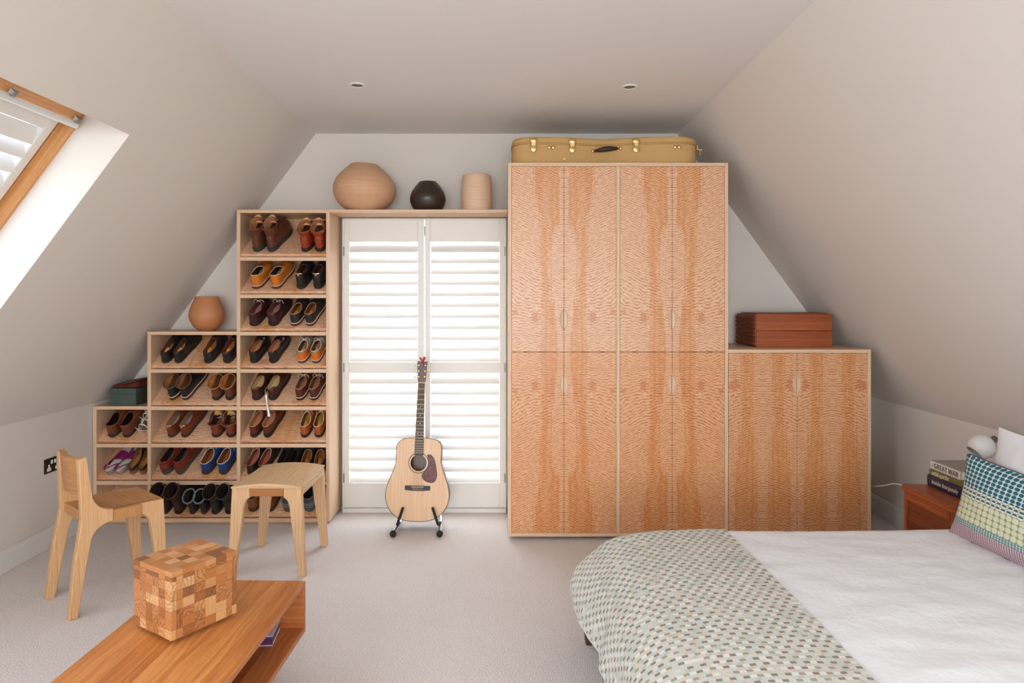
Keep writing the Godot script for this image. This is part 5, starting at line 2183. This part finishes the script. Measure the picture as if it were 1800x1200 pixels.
func shoe(called: String, label: String, category: String, group: String, o: Dictionary, side: float, xf: Transform3D) -> Node3D:
	var t := thing(called, label, category, Vector3.ZERO, 0.0, group)
	t.transform = xf
	var L: float = o.L
	var W: float = o.W
	# sole with its heel
	var b := MB.new()
	var hs: float = o.hs
	var r0 := sole_ring(L, W, side, 0.97, 0.0)
	b.grid([r0, sole_ring(L, W, side, 1.03, hs * 0.25), sole_ring(L, W, side, 1.04, hs * 0.75), sole_ring(L, W, side, 1.0, hs)], true, 1.0, 1.0, true)
	b.fan(r0, Vector3(0, 0, -L * 0.5), Vector3.DOWN)
	b.fan(sole_ring(L, W, side, 1.0, hs), Vector3(0, hs, -L * 0.5), Vector3.UP)
	part("sole", b, o.sole, t)
	# upper, with the shaft of a boot
	b = MB.new()
	var rows := upper_rows(o, side, 0.95, 1.0, 0.0)
	var shaft := []
	if o.has("boot"):
		shaft = shaft_rows(o, side, 1.0)
		rows.append_array(shaft)
	b.grid(rows, true, 1.0, 1.0, true)
	part("upper", b, o.up, t)
	# lining
	b = MB.new()
	var inner := upper_rows(o, side, 0.80, 0.93, -0.001)
	if o.has("boot"):
		var si := shaft_rows(o, side, 0.93)
		for s in si:
			inner.push_back(s)
	b.grid(reversed_rows(inner), true, 1.0, 1.0, true)
	part("lining", b, o.lin, t)
	# bound edge of the opening
	b = MB.new()
	var rim: PackedVector3Array = rows[rows.size() - 1]
	b.tube(rim, o.get("edge_r", 0.0022), 6, true)
	part("collar_edge", b, o.edge, t)
	# insole
	b = MB.new()
	var ins := PackedVector3Array()
	for i in SN:
		var a := TAU * (i + 0.5) / SN
		var f := 0.5 - 0.5 * cos(a)
		var p := plan(f * 0.86 + 0.02, a, L, W, side, 0.80)
		ins.push_back(Vector3(p.x, hs + 0.006 + o.get("seat", 0.0) * (1.0 - f), p.y))
	b.fan(ins, Vector3(0, hs + 0.006 + o.get("seat", 0.0) * 0.5, -L * 0.45), Vector3.UP)
	part("insole", b, o.ins, t)
	if o.has("welt"):
		b = MB.new()
		b.tube(sole_ring(L, W, side, 1.02, hs + 0.001), 0.0032, 6, true, 0.8)
		part("welt", b, o.welt, t)
	if o.has("counter"):
		# a panel of another colour round the heel
		b = MB.new()
		var body := upper_rows(o, side, 0.975, 1.02, 0.0)
		var cr := []
		for r in 6:
			var row := PackedVector3Array()
			for i in range(-8, 8):
				row.push_back(body[r][(i + SN) % SN] * Vector3(1, 1, 1) + Vector3(0, 0, 0.0012))
			cr.push_back(row)
		b.grid(cr, false, 1.0, 1.0, true)
		part("heel_counter", b, o.counter, t)
	if o.has("bit"):
		b = MB.new()
		var y: float = hs + o.hc
		b.tube(PackedVector3Array([Vector3(-W * 0.42, y + 0.001, -0.016), Vector3(0, y + 0.003, -0.008), Vector3(W * 0.42, y + 0.001, -0.016)]), 0.0042, 8)
		b.tube(PackedVector3Array([Vector3(0, y, -0.007), Vector3(0, y - 0.012, -0.004)]), 0.0045, 8)
		part("metal_bit", b, M.gold, t)
	if o.has("patch"):
		b = MB.new()
		var y: float = hs + 0.0085 + o.get("seat", 0.0)
		var pr := PackedVector3Array()
		for k in 16:
			var a := TAU * k / 16.0
			pr.push_back(Vector3(side * W * 0.05 + cos(a) * W * 0.42, y, -0.055 + sin(a) * 0.026))
		b.fan(pr, Vector3(side * W * 0.05, y, -0.055), Vector3.UP)
		part("insole_label", b, o.patch, t)
	if o.has("strap"):
		b = MB.new()
		var path := PackedVector3Array()
		for k in 9:
			var a := PI * k / 8.0
			path.push_back(Vector3(cos(a) * W * 0.80, hs + 0.040 + sin(a) * 0.036, -L * (o.op + 0.02)))
		b.tube(path, 0.008, 6, false, 0.35)
		part("strap", b, o.up, t)
		b = MB.new()
		b.box(Vector3(W * 0.72, hs + 0.062, -L * (o.op + 0.01)), Vector3(0.012, 0.020, 0.016), 0.003)
		part("buckle", b, M.chrome, t)
	if o.has("tongue"):
		b = MB.new()
		var tr := []
		for r in 5:
			var s := r / 4.0
			var row := PackedVector3Array()
			for k in 9:
				var u := k / 8.0 * 2.0 - 1.0
				var yb: float = o.get("boot", o.hs + o.hi) + 0.006
				row.push_back(Vector3(side * W * 0.08 + u * 0.034 * (1.0 - 0.25 * s), yb - 0.03 + s * o.get("tongue_h", 0.05) - u * u * 0.010 * s, (-L * 0.215 - 0.052 + 0.014 * u * u if o.has("boot") else -L * o.op + 0.006) - s * 0.012))
			tr.push_back(row)
		b.grid(tr, false)
		part("tongue", b, o.tongue, t)
	if o.has("lace"):
		b = MB.new()
		var zl: float = -L * (o.op + 0.02)
		var yl: float = hs + o.hi
		if o.has("boot"):
			yl = o.boot - 0.012
			zl = -L * 0.215 - 0.058
		for k in 3:
			var y: float = yl - k * (0.006 if not o.has("boot") else 0.022)
			var z: float = zl - k * (0.016 if not o.has("boot") else -0.001)
			b.tube(PackedVector3Array([Vector3(-0.020, y - 0.004, z), Vector3(0, y + 0.004, z - 0.002), Vector3(0.020, y - 0.004, z)]), 0.0020, 5)
		for s in [-1.0, 1.0]:
			b.tube(PackedVector3Array([Vector3(0, yl + 0.004, zl), Vector3(s * 0.016, yl + 0.018, zl + 0.006), Vector3(s * 0.030, yl + 0.010, zl + 0.004), Vector3(s * 0.034, yl - 0.018, zl + 0.002)]), 0.0018, 5)
		part("lace", b, o.lace, t)
	if o.has("pull"):
		b = MB.new()
		b.tube(PackedVector3Array([Vector3(0.006, o.boot - 0.02, 0.004 - L * 0.215 + 0.056), Vector3(0.008, o.boot + 0.026, 0.010 - L * 0.215 + 0.056), Vector3(0.009, o.boot - 0.015, 0.002 - L * 0.215 + 0.054)]), 0.005, 6, false, 0.3)
		part("pull_tab", b, o.pull, t)
	if o.has("block"):
		b = MB.new()
		b.box(Vector3(side * W * 0.04, hs + 0.034, -0.062), Vector3(W * 0.55, 0.030, 0.05), 0.010)
		part("shoe_tree", b, o.block, t)
	if o.has("cream_band"):
		b = MB.new()
		for k in 18:
			var i := int(SN * 0.25 + k * SN * 0.5 / 17.0) % SN
			b.ball(rim[i] + Vector3(0, 0.002, 0), Vector3(0.003, 0.003, 0.003), 6, 4)
		part("beading", b, M.cream, t)
	if o.has("puff"):
		b = MB.new()
		for k in 3:
			var ring := sole_ring(L * 0.99, W, side, 0.99 - k * 0.01, hs + 0.014 + k * 0.013)
			var seg := PackedVector3Array()
			for i in range(-7, 8):
				seg.push_back(ring[(i + SN) % SN] + Vector3(0, 0, 0.001))
			b.tube(seg, 0.0045, 6)
		part("heel_ribs", b, o.puff, t)
	return t


func on_board(row: int, px: float, yaw: float, back := 0.022) -> Transform3D:
	# the board of a row at a place along its front edge; 277.1 pixels to the metre at the rack's front
	var ti := Basis(Vector3(1, 0, 0), deg_to_rad(TILT))
	var at := Vector3((px - 885.0) / 277.1, LIP - PITCH * (row - 1), RZ - 0.008 + 0.003)
	at += ti * Vector3(0, 0.0004, -back)
	return Transform3D(ti * Basis(Vector3(0, 1, 0), deg_to_rad(yaw)), at)


func base_style(more: Dictionary) -> Dictionary:
	var o := {"L": 0.285, "W": 0.046, "hs": 0.022, "hc": 0.056, "hi": 0.072, "dip": 0.86, "op": 0.46, "ow": 0.72, "sole": M.sole_dark, "lin": M.lin_tan, "ins": M.lin_tan, "edge": M.edge_tan}
	o.merge(more, true)
	return o


func pair(called: String, desc: String, category: String, row: int, pa: float, pb: float, yaw: float, more: Dictionary) -> void:
	var o := base_style(more)
	if not o.has("boot"):
		o.hc *= 1.12
	# keep the two clear of each other and of the upright beyond them
	o.W = minf(o.W, (pb - pa) / 277.1 * 0.5 / 1.06)
	for k in 2:
		var px := pa if k == 0 else pb
		var turn := deg_to_rad(yaw * 0.35 + (0.6 if k == 0 else -0.4))
		var x := (px - 885.0) / 277.1
		var wall := 0.0
		for u in [UP_X[3], UP_X[2], UP_X[1]]:
			if x < u:
				wall = u
		var most := asin(clampf((wall - 0.005 - o.W * 1.06 - x) / (o.L * 0.72), -0.2, 1.0))
		turn = maxf(turn, -most)
		shoe(called, desc + (", farther from the shuttered door" if k == 0 else ", nearer the shuttered door"), category, desc, o, 1.0 if k == 0 else -1.0, on_board(row, px, rad_to_deg(turn), 0.003 if o.has("front") else 0.022))


func build_shoes() -> void:
	M.sole_dark = mat(rgb(40, 30, 26), 0.7)
	M.sole_brown = mat(rgb(96, 50, 34), 0.6)
	M.sole_grey = mat(rgb(84, 78, 74), 0.75)
	M.lin_tan = mat(rgb(172, 118, 76), 0.7)
	M.lin_pink = mat(rgb(206, 150, 134), 0.7)
	M.lin_cream = mat(rgb(226, 192, 140), 0.6)
	M.lin_dark = mat(rgb(54, 36, 28), 0.8)
	M.lin_wood = mat(rgb(226, 170, 112), 0.55)
	M.edge_tan = mat(rgb(190, 140, 100), 0.6)
	M.edge_pale = mat(rgb(226, 200, 170), 0.6)
	M.lace_white = mat(rgb(226, 218, 204), 0.8)
	M.lace_dark = mat(rgb(58, 44, 36), 0.8)
	var brown := leather(92, 48, 30)
	var black := leather(34, 31, 33, 0.35)
	# tall stack, from the top
	pair("lace_boot", "tall worn brown lace-up boot on the topmost shelf", "boot", 1, 448, 474, -19, {"L": 0.30, "W": 0.050, "hs": 0.030, "hc": 0.072, "hi": 0.105, "boot": 0.176, "vee": -0.018, "up": leather(96, 52, 34), "lin": M.lin_tan, "edge": leather(120, 74, 48), "tongue": M.lin_wood, "tongue_h": 0.050, "pull": leather(120, 74, 48), "lace": M.lace_dark, "sole": mat(rgb(52, 50, 46), 0.8)})
	pair("red_boot", "red-brown leather boot with tan tongue on the topmost shelf", "boot", 1, 534, 560, -10, {"L": 0.27, "hs": 0.026, "hc": 0.075, "hi": 0.110, "boot": 0.160, "sw": 0.95, "vee": -0.02, "up": leather(150, 56, 28), "lin": M.lin_tan, "edge": leather(170, 84, 48), "tongue": M.lin_wood, "tongue_h": 0.048, "pull": leather(60, 30, 22), "lace": M.lace_dark, "sole": M.sole_dark})
	pair("tan_shoe", "bright tan laced shoe with a pale welt", "shoe", 2, 447, 482, -12, {"W": 0.050, "hc": 0.066, "up": leather(206, 118, 36, 0.35), "lin": M.lin_dark, "ins": M.lin_wood, "edge": M.edge_pale, "welt": M.edge_pale, "sole": M.sole_brown, "lace": M.lace_dark})
	pair("bit_loafer", "black loafer with a gold metal bit", "shoe", 2, 526, 557, -9, {"hc": 0.074, "hi": 0.086, "up": black, "lin": leather(110, 62, 42), "ins": leather(130, 70, 44), "edge": leather(80, 70, 62), "bit": true})
	pair("oxblood_loafer", "dark oxblood slip-on with a pink insole and pale label", "shoe", 3, 443, 477, -12, {"W": 0.050, "hc": 0.060, "op": 0.50, "ow": 0.74, "up": leather(58, 24, 28), "lin": leather(128, 66, 56), "ins": M.lin_pink, "edge": leather(120, 80, 64), "patch": mat(rgb(224, 206, 190), 0.6), "seat": 0.010, "lace": M.lace_white})
	pair("black_tan_lined_shoe", "black laced shoe with amber shoe tree and brown sole", "shoe", 3, 515, 542, -14, {"hc": 0.058, "up": leather(44, 42, 42), "lin": leather(150, 88, 50), "ins": leather(204, 130, 66), "edge": M.edge_tan, "welt": M.edge_pale, "sole": M.sole_brown, "block": leather(214, 140, 74)})
	pair("strap_shoe", "black strap shoe with a peach insole", "shoe", 4, 443, 477, -13, {"L": 0.27, "W": 0.042, "hs": 0.026, "hc": 0.050, "hi": 0.055, "op": 0.56, "ow": 0.78, "up": leather(36, 28, 28, 0.35), "lin": leather(196, 134, 96), "ins": leather(222, 158, 112), "edge": leather(60, 40, 34), "seat": 0.012, "strap": true})
	pair("deck_shoe", "orange and grey deck shoe with white laces", "shoe", 4, 528, 553, -6, {"L": 0.27, "hc": 0.060, "up": leather(150, 132, 106, 0.7), "counter": leather(222, 112, 26, 0.5), "lin": leather(120, 84, 52), "ins": leather(226, 160, 110), "edge": M.lace_white, "welt": M.edge_pale, "lace": M.lace_white, "block": leather(226, 160, 116), "sole": mat(rgb(86, 62, 50), 0.7)})
	pair("mule", "dark brown slip-on mule with a cream insole", "shoe", 5, 447, 476, -13, {"L": 0.275, "W": 0.045, "hs": 0.026, "hc": 0.050, "hi": 0.062, "op": 0.54, "ow": 0.80, "up": leather(66, 30, 22), "lin": M.lin_cream, "ins": M.lin_cream, "edge": leather(90, 52, 36), "patch": leather(120, 90, 50), "seat": 0.016})
	pair("orange_lined_shoe", "brown laced shoe with a round orange insole label", "shoe", 5, 524, 549, -13, {"hc": 0.058, "up": leather(92, 44, 32), "lin": leather(110, 84, 70), "ins": leather(196, 132, 96), "edge": M.edge_tan, "welt": M.edge_pale, "patch": mat(rgb(214, 108, 72), 0.6), "seat": 0.012, "sole": M.sole_dark, "lace": M.lace_white})
	pair("chestnut_strap_shoe", "reddish-brown low-cut shoe with a peach insole", "shoe", 6, 443, 467, -15, {"L": 0.28, "W": 0.045, "hs": 0.030, "hc": 0.050, "hi": 0.055, "op": 0.56, "ow": 0.78, "up": leather(98, 40, 26), "lin": leather(196, 128, 92), "ins": leather(214, 148, 104), "edge": leather(190, 150, 110), "seat": 0.012})
	pair("tan_brogue", "tan-orange laced shoe edged in pale piping", "shoe", 6, 533, 558, -4, {"hc": 0.058, "hi": 0.080, "up": leather(168, 82, 34), "lin": leather(150, 96, 40), "ins": leather(216, 160, 74), "edge": M.edge_pale, "block": leather(218, 150, 80), "lace": M.edge_pale, "sole": M.sole_dark})
	pair("beaded_slipper", "dark slip-on with a beaded edge and rosy insole", "shoe", 7, 437, 459, -18, {"L": 0.275, "W": 0.043, "hc": 0.046, "hi": 0.056, "op": 0.56, "ow": 0.80, "up": leather(50, 32, 30), "lin": leather(150, 70, 60), "ins": leather(190, 110, 96), "edge": leather(140, 100, 80), "cream_band": true, "seat": 0.010})
	pair("black_suede_shoe", "plain black suede shoe half hidden by the stool", "shoe", 7, 492, 512, -10, {"hc": 0.064, "up": leather(30, 30, 34, 0.85), "lin": M.lin_dark, "ins": M.lin_dark, "edge": leather(44, 42, 46)})
	pair("amber_lined_shoe", "black shoe with an amber insole just above the stool", "shoe", 7, 535, 560, -3, {"hc": 0.058, "up": leather(42, 38, 42), "lin": leather(150, 92, 46), "ins": leather(206, 130, 66), "edge": M.edge_tan, "block": leather(210, 130, 66)})
	pair("brown_walking_shoe", "wide brown walking shoe on the lowest shelf behind the stool", "shoe", 8, 441, 470, -13, {"W": 0.052, "hs": 0.026, "hc": 0.070, "up": leather(126, 72, 34), "lin": leather(150, 122, 104), "ins": leather(140, 108, 88), "edge": leather(150, 110, 80), "sole": mat(rgb(70, 46, 32), 0.7)})
	pair("grey_trainer", "grey and black trainer on the lowest shelf behind the stool", "shoe", 8, 504, 541, -10, {"W": 0.052, "hs": 0.030, "hc": 0.072, "up": leather(72, 76, 74, 0.8), "lin": leather(40, 42, 42), "ins": leather(50, 52, 52), "edge": leather(96, 102, 100), "puff": leather(112, 116, 112, 0.7), "sole": mat(rgb(92, 88, 80), 0.8)})
	# middle stack
	pair("black_wood_loafer", "black slip-on with a pale shoe tree, nearer the round vase", "shoe", 4, 286, 309, -17, {"L": 0.29, "hc": 0.050, "op": 0.50, "up": leather(30, 29, 27, 0.4), "lin": leather(120, 72, 44), "ins": M.lin_wood, "edge": leather(56, 46, 40), "block": M.lin_wood, "seat": 0.012})
	pair("black_amber_loafer", "black slip-on with an amber shoe tree beside the tall stack", "shoe", 4, 362, 396, -13, {"hc": 0.050, "op": 0.50, "up": leather(38, 30, 32, 0.35), "lin": leather(140, 76, 50), "ins": leather(204, 130, 74), "edge": leather(90, 66, 56), "block": leather(214, 146, 66), "seat": 0.012})
	pair("black_chelsea_boot", "black ankle boot with pale welt and red-brown sole", "boot", 5, 299, 322, -16, {"hs": 0.026, "hc": 0.068, "hi": 0.090, "boot": 0.120, "up": black, "lin": leather(150, 96, 56), "edge": leather(96, 86, 78), "welt": M.edge_pale, "sole": M.sole_brown})
	pair("suede_boot", "brown suede ankle boot with tan lining", "boot", 5, 376, 400, -13, {"hs": 0.024, "hc": 0.068, "hi": 0.088, "boot": 0.117, "up": leather(104, 58, 30, 0.85), "lin": leather(176, 110, 58), "edge": leather(196, 136, 90), "sole": M.sole_dark})
	pair("chestnut_loafer", "chestnut slip-on with a pale insole and gold shoehorn bar", "shoe", 6, 297, 321, -17, {"hc": 0.060, "op": 0.50, "up": leather(118, 52, 26), "lin": leather(170, 136, 116), "ins": leather(210, 178, 158), "edge": leather(120, 76, 50), "bit": true, "seat": 0.014, "sole": mat(rgb(66, 50, 44), 0.7)})
	pair("chestnut_boot", "open chestnut ankle boot with a white-edged tongue", "boot", 6, 376, 403, -8, {"hs": 0.024, "hc": 0.080, "hi": 0.110, "boot": 0.122, "vee": -0.035, "up": leather(128, 58, 36), "lin": leather(70, 36, 28), "edge": leather(160, 100, 80), "tongue": leather(222, 168, 78), "tongue_h": 0.075, "lace": M.lace_white, "sole": M.sole_dark})
	pair("ribbed_clog", "red-brown clog with a ribbed heel and grey sole", "shoe", 7, 287, 312, -18, {"hs": 0.034, "hc": 0.060, "op": 0.50, "ow": 0.76, "up": leather(128, 46, 26), "lin": leather(60, 38, 30), "ins": leather(70, 110, 100), "edge": leather(150, 70, 46), "puff": leather(134, 50, 30), "lace": M.lace_white, "sole": M.sole_grey})
	pair("blue_shoe", "blue suede shoe with white piping", "shoe", 7, 358, 389, -13, {"L": 0.27, "hs": 0.026, "hc": 0.056, "op": 0.52, "ow": 0.76, "up": leather(34, 62, 118, 0.7), "lin": leather(150, 92, 50), "ins": leather(172, 104, 56), "edge": M.lace_white, "lace": M.lace_white, "sole": mat(rgb(70, 48, 44), 0.7)})
	pair("slouch_boot", "tall dark brown slouched boot behind the chair seat", "boot", 8, 287, 312, -2, {"L": 0.27, "hs": 0.026, "hc": 0.080, "hi": 0.115, "front": true, "op": 0.40, "lean": 0.042, "boot": 0.200, "sw": 0.92, "up": leather(64, 40, 30, 0.7), "lin": M.lin_dark, "edge": leather(92, 60, 44), "sole": M.sole_dark})
	pair("banded_boot", "black ankle boot with a grey band on the lowest shelf", "boot", 8, 337, 357, -6, {"L": 0.26, "W": 0.042, "hs": 0.024, "hc": 0.070, "hi": 0.100, "front": true, "op": 0.40, "lean": 0.030, "boot": 0.140, "sw": 0.78, "up": leather(38, 36, 36), "lin": M.lin_dark, "edge": leather(104, 116, 118), "edge_r": 0.006, "sole": leather(70, 44, 30)})
	pair("black_boot", "tall black leather boot on the lowest shelf", "boot", 8, 377, 401, -6, {"L": 0.26, "W": 0.043, "hs": 0.024, "hc": 0.075, "hi": 0.105, "front": true, "op": 0.40, "lean": 0.042, "boot": 0.196, "sw": 0.86, "up": leather(36, 33, 32, 0.5), "lin": M.lin_dark, "edge": leather(74, 70, 66), "sole": M.sole_dark})
	# low stack
	pair("backless_clog", "brown leather clog on the upper shelf of the lowest step", "shoe", 6, 192, 218, -15, {"hs": 0.024, "hc": 0.060, "hi": 0.082, "op": 0.44, "ow": 0.78, "up": leather(116, 58, 34), "lin": leather(44, 26, 22), "ins": leather(110, 58, 40), "edge": leather(140, 90, 66), "sole": mat(rgb(56, 48, 46), 0.7)})
	strappy_sandal()
	velvet_sandals()
	pair("wooden_mule", "dark brown mule with a wooden footbed beside the purple sandals", "sandal", 7, 229, 247, -4, {"L": 0.25, "W": 0.043, "hs": 0.030, "hc": 0.022, "hi": 0.060, "op": 0.66, "ow": 0.84, "dip": 0.9, "up": leather(58, 36, 26), "lin": leather(176, 122, 64), "ins": leather(190, 134, 70), "edge": leather(120, 84, 46), "seat": 0.002, "sole": leather(150, 104, 66)})
	shoehorn()


func strappy_sandal() -> void:
	for k in 2:
		var t := thing("strappy_sandal", "white strappy sandal beside the brown clogs" if k == 0 else "white strappy sandal behind its twin, close to the rack's upright", "sandal", Vector3.ZERO, 0.0, "white strappy sandals")
		t.transform = on_board(6, 243 + k * 1.0, -2 + k * 2.0, 0.075 + k * 0.055)
		if k == 1:
			t.position.y += 0.032
		var b := MB.new()
		var r0 := sole_ring(0.19, 0.032, 1.0, 0.97, 0.0)
		b.grid([r0, sole_ring(0.19, 0.032, 1.0, 1.0, 0.004), sole_ring(0.19, 0.032, 1.0, 1.0, 0.010), sole_ring(0.19, 0.032, 1.0, 0.97, 0.012)], true, 1, 1, true)
		b.fan(sole_ring(0.19, 0.032, 1.0, 0.97, 0.012), Vector3(0, 0.012, -0.095), Vector3.UP)
		b.fan(r0, Vector3(0, 0, -0.095), Vector3.DOWN)
		part("sole", b, leather(150, 110, 90), t)
		for q in [[0.015, 0.055, 0.030], [0.055, 0.062, 0.034], [0.105, 0.048, 0.036], [0.150, 0.030, 0.034]]:
			b = MB.new()
			var path := PackedVector3Array()
			for i in 11:
				var a := PI * i / 10.0
				path.push_back(Vector3(cos(a) * q[2], 0.010 + sin(a) * q[1], -q[0] + 0.012 * sin(a)))
			b.tube(path, 0.0052, 6, false, 0.5)
			part("strap", b, M.strap_white, t)
		b = MB.new()
		b.tube(PackedVector3Array([Vector3(0, 0.066, -0.006), Vector3(0.004, 0.074, -0.04), Vector3(0.002, 0.062, -0.085), Vector3(0, 0.034, -0.145)]), 0.005, 6, false, 0.5)
		b.tube(PackedVector3Array([Vector3(-0.034, 0.012, -0.012), Vector3(-0.040, 0.040, 0.006), Vector3(-0.010, 0.030, 0.020), Vector3(0.028, 0.024, 0.012), Vector3(0.036, 0.012, -0.02)]), 0.005, 6, false, 0.5)
		part("strap", b, M.strap_white, t)


func velvet_sandals() -> void:
	for k in 2:
		var t := thing("purple_sandal", "purple sandal with a white footbed, tipped against the outer side of the rack" if k == 0 else "purple sandal with a white footbed, lying nearer the brown mules", "sandal", Vector3.ZERO, 0.0, "purple sandals")
		t.transform = on_board(7, 188 + k * 19.0, -11, 0.016)
		t.basis = t.basis * Basis(Vector3(0, 0, 1), deg_to_rad(12.0))
		t.position.y += 0.006
		var side := 1.0 if k == 0 else -1.0
		var L := 0.255
		var W := 0.041
		var b := MB.new()
		var r0 := sole_ring(L, W, side, 0.95, 0.0)
		b.grid([r0, sole_ring(L, W, side, 1.0, 0.005), sole_ring(L, W, side, 1.0, 0.022), sole_ring(L, W, side, 0.96, 0.026)], true, 1, 1, true)
		b.fan(r0, Vector3(0, 0, -L * 0.5), Vector3.DOWN)
		part("sole", b, leather(150, 136, 126, 0.8), t)
		b = MB.new()
		b.fan(sole_ring(L, W, side, 0.96, 0.0262), Vector3(0, 0.0262, -L * 0.5), Vector3.UP)
		part("footbed", b, M.strap_white, t)
		b = MB.new()
		var rows := []
		for i in 9:
			var u := i / 8.0
			var row := PackedVector3Array()
			for j in 11:
				var a := PI * j / 10.0
				var zz := lerpf(-0.085, -0.175, u) - 0.018 * cos(a) * (1.0 if u < 0.5 else -0.4)
				row.push_back(Vector3(cos(a) * (W + 0.003), 0.016 + sin(a) * (0.034 - 0.008 * u), zz))
			rows.push_back(row)
		b.grid(rows, false)
		part("strap", b, M.purple, t)
		b = MB.new()
		var path := PackedVector3Array()
		for j in 13:
			var a := PI * j / 12.0
			path.push_back(Vector3(cos(a) * (W + 0.002), 0.020 + sin(a) * 0.030, -0.020 + 0.024 * sin(a) - 0.060 * absf(cos(a))))
		b.tube(path, 0.007, 6, false, 0.4)
		part("heel_strap", b, M.purple, t)


func shoehorn() -> void:
	var t := thing("shoehorn", "metal shoehorn hanging from the mule over the shelf edge", "shoehorn", Vector3((468.0 - 885.0) / 280.0, 0.805, RZ + 0.018))
	var b := MB.new()
	var rows := []
	for i in 10:
		var s := i / 9.0
		var w := lerpf(0.004, 0.0125, smoothstep(0.35, 1.0, s))
		var row := PackedVector3Array()
		for j in 7:
			var u := j / 6.0 * 2.0 - 1.0
			row.push_back(Vector3(-0.012 + 0.022 * s + u * w, -s * 0.135 + 0.02, 0.010 * (1.0 - u * u) * s + 0.004))
		rows.push_back(row)
	b.grid(rows, false)
	var back := []
	for row in rows:
		var r2 := PackedVector3Array()
		for p in row:
			r2.push_back(p - Vector3(0, 0, 0.0012))
		back.push_back(r2)
	b.grid(back, false, 1, 1, true)
	part("blade", b, M.chrome, t)
	b = MB.new()
	b.tube(PackedVector3Array([Vector3(-0.012, 0.02, 0.003), Vector3(-0.018, 0.045, -0.004), Vector3(-0.016, 0.062, -0.020)]), 0.0022, 6)
	part("loop", b, M.chrome, t)
